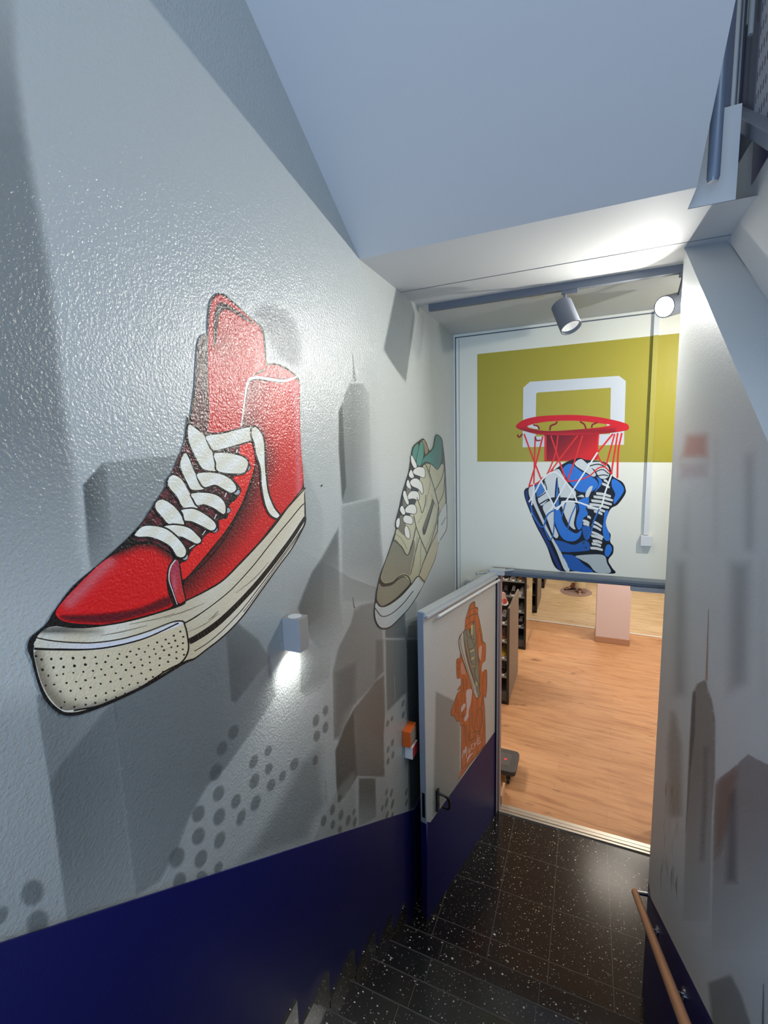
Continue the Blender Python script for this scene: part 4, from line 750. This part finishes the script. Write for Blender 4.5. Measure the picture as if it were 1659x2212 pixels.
# ------------------------------------------------------------------ track and spot lamps
def can(name,loc,axis,lit,label,adapter_y,energy=0,col=(1,.985,.93),size=.05,group=None,spread=180):
    ax=Vector(axis).normalized();loc=Vector(loc)   # loc = centre of the mouth, axis = throwing direction
    r=empty(name,loc,label,'spotlight',group)
    w=MB();w.lathe(loc,ax,[(-.175,0),(-.175,.055),(-.17,.06),(0,.06),(.0,.054),(-.02,.052)],32);w.build('housing',M_TRACK,r,smooth=True)
    w=MB();w.lathe(loc,ax,[(-.02,.053),(-.035,.03),(-.045,0)],28);w.build('reflector',M_LIT if lit else M_DIM,r,smooth=True)
    top=loc-ax*.12;
    w=MB();w.tube([top,Vector((top.x,adapter_y,ZC-.06)),Vector((top.x,adapter_y,ZC-.04))],.008,8);w.build('stem',M_TRACK,r)
    w=MB();w.box(top.x-.02,top.x+.07,adapter_y-.014,adapter_y+.014,ZC-.062,ZC-.039);w.build('track_adapter',M_TRACK,r,bevel=.002)
    if energy:
        l=bpy.data.lights.new(name+'_light','AREA');l.shape='DISK';l.size=size;l.energy=energy;l.color=col;l.spread=math.radians(spread)
        o=bpy.data.objects.new(name+'_light',l);COL.objects.link(o);o.location=ax*.004;o.parent=r
        o.rotation_euler=(-ax).to_track_quat('Z','Y').to_euler()
        return r,o
    return r,None
def lights():
    y=3.10
    w=MB();w.box(-1.005,1.6,y-.018,y+.018,ZC-.042,ZC);tag(w.build('lighting_track',M_TRACK,bevel=.002),'long grey lighting track fixed to the white ceiling over the landing','lighting track')
    can('track_spotlight',(-.115,3.02,4.035),(.34,-.34,-.87),False,'grey cylinder spotlight hanging mid-track and pointing down, its lens not glaring',y,energy=P_L1,size=.05,spread=165)
    can('track_spotlight',(.373,3.20,4.128),(-.60,-.76,-.26),True,'dazzling white spotlight at the visible right end of the lighting track',y,energy=P_L2,size=.014,spread=116)
    can('track_spotlight',(.95,3.02,4.06),(-.42,.62,-.66),True,'spotlight farthest right on the track, hidden behind the right wall',y,energy=P_L3,size=.03,spread=165)
    # wall light
    r=empty('wall_light',(XL,1.45,2.58),'small square grey up-and-down wall light beside the red sneaker heel, shining downward','wall light')
    w=MB();w.box(XL,-1.003,1.421,1.483,2.583,2.717);w.build('body',mat('grey_blue_lamp_body',(142,140,138),.45),r,bevel=.0015)
    w=MB();w.lathe((-1.043,1.452,2.7172),(0,0,1),[(0,.027),(.001,.027),(.0012,.0)],28);w.build('top_lens',mat('frosted_lens',(200,204,206),.35),r,smooth=True)
    w=MB();w.lathe((-1.043,1.452,2.5828),(0,0,-1),[(0,.024),(.001,.024),(.0012,.0)],28);w.build('bottom_lens',mat('lens_glow',(255,255,255),.3,emit=(255,250,240),es=12),r,smooth=True)
    l=bpy.data.lights.new('wall_light_beam','SPOT');l.energy=P_WL;l.spot_size=math.radians(146);l.spot_blend=.9;l.shadow_soft_size=.012;l.color=(1,.99,.93)
    o=bpy.data.objects.new('wall_light_beam',l);COL.objects.link(o);o.parent=r;o.location=(.042,.0,-.004)
P_L1,P_L2,P_L3,P_WL=6.0,14,14,9.0
lights()
# ------------------------------------------------------------------ small wall things
def small():
    # cable conduit with box on the far wall
    r=empty('cable_conduit',(.415,YD,2.64),'white vertical cable conduit with a square junction box on the hoop wall','conduit')
    w=MB();w.box(.4045,.4375,YD-.031,YD,3.212,4.125);w.build('channel',mat('olive_painted_channel',(168,156,56),.45),r)
    w=MB();w.box(.4045,.4375,YD-.031,YD,2.66,3.212);w.build('channel',M_WHITE,r)
    w=MB();w.box(.4045,.4375,YD-.031,YD,4.125,ZC-.02);w.build('channel',M_WHITE,r)
    w=MB();w.box(.385,.465,YD-.045,YD,2.575,2.655);w.build('junction_box',M_WHITE,r,bevel=.003)
    # fire call point: orange box and white lower box
    c=Vector((XL,2.66,1.37))
    r=empty('call_point',c,'orange emergency call box above a small white box on the left wall behind the door','call point')
    w=MB();w.box(XL,XL+.055,2.635,2.76,1.385,1.50);w.build('orange_housing',mat('orange_plastic',(204,92,30),.4),r,bevel=.004)
    w=MB();w.box(XL+.055,XL+.057,2.655,2.74,1.405,1.485);w.build('window_pane',mat('grey_pane',(150,140,128),.2),r)
    r2=empty('warning_sounder',(XL,2.69,1.27),'small white box with a red front mounted under the orange call box','sounder')
    w=MB();w.box(XL,XL+.055,2.675,2.775,1.275,1.362);w.build('white_housing',M_WHITE,r2,bevel=.003)
    w=MB();w.box(XL+.055,XL+.057,2.68,2.77,1.28,1.357);w.build('red_front',mat('red_plastic',(170,40,48),.4),r2)
    # sprinkler stub on the ceiling
    w=MB();p=Vector((-.33,3.25,ZC));w.box(p.x-.045,p.x+.045,p.y-.02,p.y+.02,ZC-.012,ZC);tag(w.build('ceiling_plate',mat('cream_plastic',(196,188,174),.5)),'small cream plate on the ceiling behind the lighting track','ceiling plate')
small()
# ------------------------------------------------------------------ upper right corner: pipe, banister, perforated panel
def upper():
    w=MB();w.tube([(.392,2.20,4.31),(.392,2.20,4.325),(.392,2.20,5.1)],[.016,.021,.021],20)
    tag(w.build('steel_pipe',mat('blue_grey_pipe',(110,122,138),.35,.3),smooth=True),'blue-grey pipe hanging down at the edge of the sloping soffit','pipe')
    fz=lambda y:4.47+.70*(y-2.322)
    r=empty('stair_banister',(.60,2.9,fz(2.9)),'metal banister of the upper flight with upright tubes and a perforated panel, top right corner','banister')
    a=Vector((.57,2.97,fz(2.97)+.03));b=Vector((.57,1.5,fz(1.5)+.03));d=(b-a).normalized();n=Vector((1,0,0));u=n.cross(d).normalized()
    if u.z<0:u=-u
    w=MB();w.obox(a,d,n,u,0,(b-a).length,-.03,.045,-.028,.02);w.build('base_bar',M_GREY,r,bevel=.004)
    for y,rd,m_,z0 in ((2.885,.010,mat('reflection_white_tube',(245,245,240),.3),0),(2.80,.004,M_LGREY,0),(2.72,.005,M_LGREY,.34),(2.66,.010,M_LGREY,.30)):  # white colour of the first tube stands in for a bright reflection
        z=fz(y)+.05+z0;w=MB();w.tube([(.575,y,z),(.575,y,z+2)],rd,10);w.build('upright',m_,r,smooth=True)
    w=MB();w.hexa([(.60,2.64,fz(2.64)+.05),(.60,2.95,fz(2.95)+.05),(.60,2.95,6.4),(.60,2.64,6.4)],[(.61,2.64,fz(2.64)+.05),(.61,2.95,fz(2.95)+.05),(.61,2.95,6.4),(.61,2.64,6.4)]);w.build('dark_panel',mat('dark_blue_panel',(52,58,86),.4),r)
    m,t,b=nt('perforated_metal');g=t.nodes.new('ShaderNodeNewGeometry');s=t.nodes.new('ShaderNodeSeparateXYZ');t.links.new(g.outputs['Position'],s.inputs[0])
    def fr(o,per,thr):
        q=t.nodes.new('ShaderNodeMath');q.operation='MODULO';t.links.new(s.outputs[o],q.inputs[0]);q.inputs[1].default_value=per
        l=t.nodes.new('ShaderNodeMath');l.operation='LESS_THAN';t.links.new(q.outputs[0],l.inputs[0]);l.inputs[1].default_value=thr;return l.outputs[0]
    mu=t.nodes.new('ShaderNodeMath');mu.operation='MULTIPLY';t.links.new(fr(1,.030,.012),mu.inputs[0]);t.links.new(fr(2,.085,.034),mu.inputs[1])
    k=t.nodes.new('ShaderNodeMix');k.data_type='RGBA';t.links.new(mu.outputs[0],k.inputs[0]);k.inputs[6].default_value=rgb((196,196,204));k.inputs[7].default_value=rgb((50,52,68));t.links.new(k.outputs[2],b.inputs['Base Color']);b.inputs['Roughness'].default_value=.5
    w=MB();w.hexa([(.60,1.9,fz(1.9)+.05),(.60,2.62,fz(2.62)+.05),(.60,2.62,6.4),(.60,1.9,6.4)],[(.606,1.9,fz(1.9)+.05),(.606,2.62,fz(2.62)+.05),(.606,2.62,6.4),(.606,1.9,6.4)]);w.build('perforated_panel',m,r)
upper()
# ------------------------------------------------------------------ store beyond the door
def gondola(y0,y1,top,mirror,label,xmin,shelves):
    r=empty('shelf_unit',(-.87,y0,0),label,'shelf unit','shoe shelf units along the left of the store')
    w=MB();w.box(-.885,-.862,y0,y1,.03,top);w.build('end_panel',M_DARKW,r,bevel=.002)
    w=MB();w.box(-.889,-.858,y0-.006,y0+.018,.03,top);w.build('edge_strip',M_DARKE,r)
    w=MB();w.box(xmin,-.885,y0+.02,y1,.0,.14);w.build('plinth',mat('dark_plinth',(66,66,64),.6),r)
    w=MB();w.box(xmin,-.885,(y0+y1)/2-.01,(y0+y1)/2+.01,.14,top);w.build('back_board',M_DARKE,r)
    for z in shelves:
        w=MB();w.box(xmin,-.886,y0+.03,(y0+y1)/2-.01,z-.012,z);w.build('shelf',mat('glass_grey_shelf',(120,120,116),.3),r)
    w=MB();w.box(xmin,-.862,y0,y0+.03,.0,.03);w.build('foot',M_BLACK,r)
    if mirror:
        w=MB();w.box(-.862,-.858,y0+.02,y1-.01,.05,top);w.build('mirror',M_MIRROR,r,label='tall mirror on the aisle end')
    return r
SHOEC={}
def shoe_proto(c1,c2,c3,boot=False):
    """unit shoe pointing to -y, heel at +y, length .28"""
    key=(c1,c2,c3)
    if key in SHOEC: return SHOEC[key]
    sec=[(-.14,.022,.035),(-.12,.040,.052),(-.08,.048,.062),(-.03,.046,.078),(.01,.040,.10),(.05,.036,.118 if not boot else .15),(.09,.035,.112 if not boot else .16),(.125,.032,.105 if not boot else .16),(.138,.022,.098 if not boot else .155)]
    n=12
    def loft(f):
        V=[];F=[]
        for y,wd,h in sec:
            for k in range(n): a=2*math.pi*k/n;V.append(f(y,wd,h,a))
        for i in range(len(sec)-1):
            for k in range(n): F.append((i*n+k,i*n+(k+1)%n,(i+1)*n+(k+1)%n,(i+1)*n+k))
        F.append(tuple(range(n)));F.append(tuple(reversed(range((len(sec)-1)*n,len(sec)*n))));return V,F
    def up(y,wd,h,a):
        ca,sa=math.cos(a),math.sin(a);zz=.02+(h-.02)*(.5+.5*sa);nar=1-.45*max(0,(zz-.03)/.1);return (wd*ca*nar,y,zz)
    def so(y,wd,h,a):
        ca,sa=math.cos(a),math.sin(a);return ((wd+.005)*max(-1,min(1,1.3*ca)),y*1.03,.0125+.0125*max(-1,min(1,1.6*sa)))
    out=[]
    for nm,fn,c in (('upper',up,c1),('sole',so,c2)):
        V,F=loft(fn);me=bpy.data.meshes.new(nm);me.from_pydata(V,[],F);me.materials.append(mat('shoe_%s_%d_%d_%d'%((nm,)+c),c,.55));me.polygons.foreach_set('use_smooth',[True]*len(me.polygons));out.append((nm,me))
    w=MB()
    for i in range(5):
        y=-.065+i*.022;z=.066+i*.012;w.tube([(-.026,y,z-.004),(0,y,z+.008),(.026,y,z-.004)],.004,6)
    me=bpy.data.meshes.new('laces');me.from_pydata([tuple(v) for v in w.v],[],w.f);me.materials.append(mat('shoe_lace_%d_%d_%d'%c3,c3,.6));out.append(('laces',me))
    SHOEC[key]=out;return out
def put_shoe(x,y,z,rot,cs,label,group,boot=False):
    r=empty('sneaker',(x,y,z),label,'shoe',group);r.rotation_euler=(0,0,rot)
    for nm,me in shoe_proto(*cs,boot=boot):
        o=bpy.data.objects.new(nm,me);COL.objects.link(o);o.parent=r
    return r
def store():
    S1=[.36,.60,.84,1.08]
    gondola(5.785,6.665,1.31,False,'low grey shoe shelf unit nearest the doorway',-1.9,S1)
    S2=[.36,.62,.88,1.14,1.40,1.66,1.92,2.18]
    gondola(7.57,8.47,2.35,True,'tall shoe shelf unit with a mirrored end, second from the doorway',-2.2,S2)
    gondola(9.41,10.37,2.35,False,'tall grey shoe shelf unit behind the mirrored one',-2.2,S2)
    gondola(11.17,12.1,2.35,False,'farthest grey shoe shelf unit, only its corner showing past the door head',-2.2,[.5,1.0])
    DK=(34,32,34);WH=(226,224,220);BR=(120,84,56);RD=(150,46,34);GY=(120,118,112);YL=(196,166,48);CR=(206,196,170);GN=(150,160,110)
    pal={.36:((DK,WH,GY),'black white-soled sneaker on the bottom shelf of the low unit'),.60:((YL,WH,DK),'yellow sneaker with white sole on the low unit'),.84:((BR,CR,GY),'brown sneaker on the third shelf of the low unit'),1.08:((DK,WH,WH),'black sneaker with white laces on the top shelf of the low unit')}
    g='shoes on the low shelf unit'
    for z in S1:
        cs,lb=pal[z]
        for i,x in enumerate((-.955,-1.10)):
            put_shoe(x,6.0,z,.0,cs if i==0 else (GY,WH,DK),lb+(', nearer the aisle' if i==0 else ', further left'),g)
    put_shoe(-.975,6.03,1.31,.25,(RD,WH,WH),'dark red sneaker with white laces standing on top of the low unit','shoes on the low shelf unit')
    put_shoe(-1.12,6.03,1.31,.1,(CR,WH,GY),'cream sneaker left of the dark red one on top of the low unit','shoes on the low shelf unit')
    cyc=[(DK,WH,WH),(BR,CR,GY),(DK,DK,GY),(GY,WH,DK),(CR,WH,GY),(DK,WH,GY),(WH,WH,DK),(BR,DK,DK)]
    nm={DK:'black',BR:'brown',GY:'grey',CR:'cream',WH:'white'}
    od=['lowest','second','third','fourth','fifth','sixth','seventh','top']
    for j,z in enumerate(S2):
        for i,x in enumerate((-.96,-1.09,-1.22)):
            cs=cyc[(j*3+i*2)%8];pos=('nearest the mirror','in the middle','farthest from the mirror')[i]
            put_shoe(x,7.80,z,.12*(i-1),cs,'%s sneaker %s on the %s shelf of the mirrored unit'%(nm[cs[0]],pos,od[j]),'shoes on the mirrored shelf unit')
    for j,z in enumerate(S2[1:7]):
        cs=[(GN,WH,WH),(WH,WH,DK),(GN,WH,DK),(DK,WH,WH),(WH,CR,GY),(GY,WH,DK)][j]
        put_shoe(-.96,9.62,z,0,cs,'%s sneaker at the edge of the %s shelf behind the mirrored unit'%({GN:'pale green'}.get(cs[0]) or nm[cs[0]],od[j+1]),'shoes on the unit behind the mirror')
    # pink column
    r=empty('column',(.45,8.42,0),'dusty pink square column with a wooden base standing in the store','column')
    w=MB();w.box(.205,.715,8.33,8.75,.10,2.75);w.build('shaft',M_PINK,r)
    w=MB();w.box(.195,.725,8.31,8.77,0,.10);w.build('base',mat('wood_column_base',(176,134,108),.5),r,bevel=.003)
    # rug under the person
    w=MB();n=40;pts=[(-.17+.34*math.cos(2*math.pi*k/n),11.12+.36*math.sin(2*math.pi*k/n)) for k in range(n)]
    w.hexa([(x,y,-.001) for x,y in pts],[(x,y,.006) for x,y in pts]);tag(w.build('round_mat',mat('mauve_mat',(150,122,112),.9)),'round mauve floor mat under the standing person','mat')
    # dolly
    r=empty('castor_dolly',(-.72,4.48,0),'black plastic dolly on castors with a red dot, just inside the doorway','dolly')
    c=(-.735,4.48);hx,hy,rad=.165,.175,.045
    def rr(k,z,ins=0):
        o=[]
        for sx,sy,a0 in ((1,1,0),(-1,1,90),(-1,-1,180),(1,-1,270)):
            for i in range(5):
                a=math.radians(a0+i*22.5);o.append((c[0]+sx*(hx-rad-ins*.5)+math.cos(a)*(rad-ins*.5),c[1]+sy*(hy-rad-ins*.5)+math.sin(a)*(rad-ins*.5),z))
        return o
    w=MB();w.hexa(rr(0,.10),rr(0,.15));w.build('deck',mat('charcoal_plastic',(58,55,54),.5),r,bevel=.006)
    w=MB();w.hexa(rr(0,.15,.07),rr(0,.156,.08));w.build('deck_pad',mat('charcoal_pad',(70,66,64),.6),r)
    w=MB();w.lathe((-.69,4.475,.156),(0,0,1),[(0,.016),(.002,.016),(.002,0)],20);w.build('red_dot',mat('red_dot',(226,60,66),.4),r)
    for x in (-.86,-.64):
        for y in (4.34,4.62):
            w=MB();w.lathe((x-.012,y,.033),(1,0,0),[(0,0),(0,.032),(.024,.032),(.024,0)],20);w.cur=0;w.box(x-.02,x+.02,y-.015,y+.015,.05,.10);w.build('castor',M_BLACK,r)
store()
# ------------------------------------------------------------------ person
def person():
    r=empty('person',(-.17,11.2,0),'person in loose cream trousers and dark strappy sandals standing on the round mat','person')
    SK=mat('skin',(176,124,98),.55);CL=mat('cream_cloth',(196,180,146),.85);SH=mat('dark_sandal',(40,30,32),.5);TP=mat('rose_top',(150,110,104),.85);HR=mat('dark_hair',(40,30,24),.6)
    J={};V=[];Ed=[];R=[]
    def v(n,p,rad): J[n]=len(V);V.append(p);R.append(rad)
    def e(a,b): Ed.append((J[a],J[b]))
    v('pel',(-.17,11.24,.93),(.14,.10));v('waist',(-.17,11.24,1.08),(.12,.085));v('chest',(-.17,11.25,1.28),(.145,.10));v('neckb',(-.17,11.25,1.43),(.06,.055));v('neck',(-.17,11.24,1.50),(.048,.05));v('head',(-.17,11.22,1.58),(.072,.085));v('crown',(-.17,11.23,1.68),(.065,.075))
    e('pel','waist');e('waist','chest');e('chest','neckb');e('neckb','neck');e('neck','head');e('head','crown')
    feet={}
    for s,n,fx,fy,td in ((-1,'l',-.23,11.30,(-.17,-.11)),(1,'r',-.09,11.10,(.01,-.20))):
        v('hip'+n,(-.17+s*.09,11.24,.86),(.085,.085));v('knee'+n,(-.17+s*.09,11.20+(fy-11.2)*.3,.48),(.058,.058));v('calf'+n,((-.17+s*.09)*.5+fx*.5,(11.24+fy)/2,.32),(.05,.05));v('ank'+n,(fx,fy,.085),(.033,.036));v('heel'+n,(fx-td[0]*.15,fy-td[1]*.15,.04),(.028,.028));v('ball'+n,(fx+td[0]*.65,fy+td[1]*.65,.034),(.042,.02));v('toe'+n,(fx+td[0],fy+td[1],.026),(.034,.014))
        e('pel','hip'+n);e('hip'+n,'knee'+n);e('knee'+n,'calf'+n);e('calf'+n,'ank'+n);e('ank'+n,'heel'+n);e('ank'+n,'ball'+n);e('ball'+n,'toe'+n);feet[n]=(fx,fy,td)
        v('sh'+n,(-.17+s*.17,11.25,1.38),(.05,.05));v('el'+n,(-.17+s*.24,11.24,1.10),(.038,.038));v('wr'+n,(-.17+s*.25,11.17,.88),(.026,.022));v('pm'+n,(-.17+s*.25,11.15,.81),(.03,.016));e('chest','sh'+n);e('sh'+n,'el'+n);e('el'+n,'wr'+n);e('wr'+n,'pm'+n)
        for i in range(4):
            dx=(i-1.5)*.017;v('f%s%da'%(n,i),(-.17+s*.25+dx,11.14,.775),(.008,.008));v('f%s%db'%(n,i),(-.17+s*.25+dx,11.125,.745+abs(i-1.5)*.006),(.007,.007));e('pm'+n,'f%s%da'%(n,i));e('f%s%da'%(n,i),'f%s%db'%(n,i))
        v('th'+n,(-.17+s*.21,11.12,.80),(.009,.009));e('pm'+n,'th'+n)
    me=bpy.data.meshes.new('body');me.from_pydata([Vector(p)-r.location for p in V],Ed,[]);me.materials.append(SK);o=bpy.data.objects.new('body',me);COL.objects.link(o);o.parent=r
    sk=o.modifiers.new('skin','SKIN');sk.use_smooth_shade=True
    for i,q in enumerate(R): me.skin_vertices[0].data[i].radius=q
    me.skin_vertices[0].data[0].use_root=True
    ss=o.modifiers.new('sub','SUBSURF');ss.levels=1;ss.render_levels=2
    w=MB()
    for s,n in ((-1,'l'),(1,'r')):
        fx,fy,td=feet[n]
        w.tube([(-.17+s*.07,11.24,.98),(-.17+s*.09,11.24,.80),(-.17+s*.10,11.21,.5),(fx+s*.02,fy+.01,.30 if s<0 else .22),(fx+s*.02,fy+.01,.19 if s<0 else .13)],[.12,.12,.115,.115,.125],20,caps=False)
    w.build('trousers',CL,r,smooth=True)
    w=MB();w.tube([(-.17,11.24,.9),(-.17,11.24,1.1),(-.17,11.25,1.3),(-.17,11.25,1.42)],[.17,.15,.18,.09],20);
    for s in (-1,1): w.tube([(-.17+s*.14,11.25,1.38),(-.17+s*.24,11.24,1.12)],[.07,.055],14)
    w.build('top',TP,r,smooth=True)
    w=MB();w.lathe((-.17,11.245,1.60),(0,0,1),[(-.08,.09),(-.02,.105),(.06,.10),(.11,.06),(.125,0)],20);hair=w.build('hair',HR,r,smooth=True)
    w=MB();w.tube([(-.17,11.13,1.60),(-.17,11.115,1.58),(-.17,11.13,1.57)],[.006,.012,.008],8);w.build('nose',SK,r,smooth=True)
    for n in 'lr':
        fx,fy,td=feet[n];d=Vector((td[0],td[1],0)).normalized();p=Vector((-d.y,d.x,0));c=Vector((fx,fy,0))
        L=Vector(td+(0,)).length
        w=MB();lo=[];hi=[]
        for k in range(20):
            a=2*math.pi*k/20;q=c+d*(L*.42+math.cos(a)*(L*.75))+p*(.046*math.sin(a));lo.append((q.x,q.y,.006));hi.append((q.x,q.y,.026))
        w.hexa(lo,hi);w.build('sandal_sole',SH if n=='l' else CL,r)
        w=MB()
        for t,h in ((.75,.05),(.35,.075)):
            w.tube([c+d*L*t+p*.045+Vector((0,0,.02)),c+d*L*t+p*.03+Vector((0,0,h)),c+d*L*t-p*.03+Vector((0,0,h)),c+d*L*t-p*.045+Vector((0,0,.02))],.009,8)
        w.build('sandal_strap',SH,r,smooth=True)
person()
# ------------------------------------------------------------------ light
def area(name,loc,target,sx,sy,e,col):
    l=bpy.data.lights.new(name,'AREA');l.shape='RECTANGLE';l.size=sx;l.size_y=sy;l.energy=e;l.color=col
    o=bpy.data.objects.new(name,l);COL.objects.link(o);o.location=loc;o.rotation_euler=(Vector(loc)-Vector(target)).to_track_quat('Z','Y').to_euler();return o
# store ceiling luminaires
for i,(x,y) in enumerate([(2.3,5.7),(.5,6.5),(.9,7.9),(-.2,10.2),(1.6,10.6),(.3,13.0),(-2.5,7.2),(-2.3,5.2)]):
    r=empty('ceiling_panel',(x,y,2.75),'square warm ceiling panel in the store beyond the doorway','ceiling light','store ceiling panels')
    w=MB();w.box(x-.3,x+.3,y-.3,y+.3,2.735,2.75);w.build('diffuser',mat('warm_diffuser',(255,244,224),.4,emit=(255,236,206),es=1.5),r)
    area('ceiling_panel_light',(x,y,2.73),(x,y,0),.6,.6,(5 if i==1 else 40) if y<9 else 30,(1,.95,.86) if y<9 else (1,.97,.84))
# added fill over the next flight for the left wall; then daylight from behind
area('stairwell_fill',(1.35,-.6,6.2),(-.6,1.8,2.6),2.2,2.6,46,(.74,.87,1.0))
area('stairwell_daylight_rear',(-.42,-2.7,2.6),(-.3,1.4,4.2),1.3,2.4,122,(.41,.62,1.0))
w=bpy.data.worlds.new('world');SC.world=w;w.use_nodes=True;bg=w.node_tree.nodes['Background'];bg.inputs[0].default_value=(.60,.68,.74,1);bg.inputs[1].default_value=.58
cam=bpy.data.cameras.new('camera');cam.sensor_fit='HORIZONTAL';cam.sensor_width=36;cam.lens=FPX/W_*36;cam.clip_start=.02
co=bpy.data.objects.new('camera',cam);COL.objects.link(co)
M=Matrix((( CR.x,CU.x,-CF.x,CAM.x),(CR.y,CU.y,-CF.y,CAM.y),(CR.z,CU.z,-CF.z,CAM.z),(0,0,0,1)));co.matrix_world=M
SC.camera=co
SC.cycles.transparent_max_bounces=32
SC.view_settings.view_transform='Standard';SC.view_settings.look='None';SC.view_settings.exposure=0;SC.view_settings.gamma=1;SC.view_settings.use_curve_mapping=False
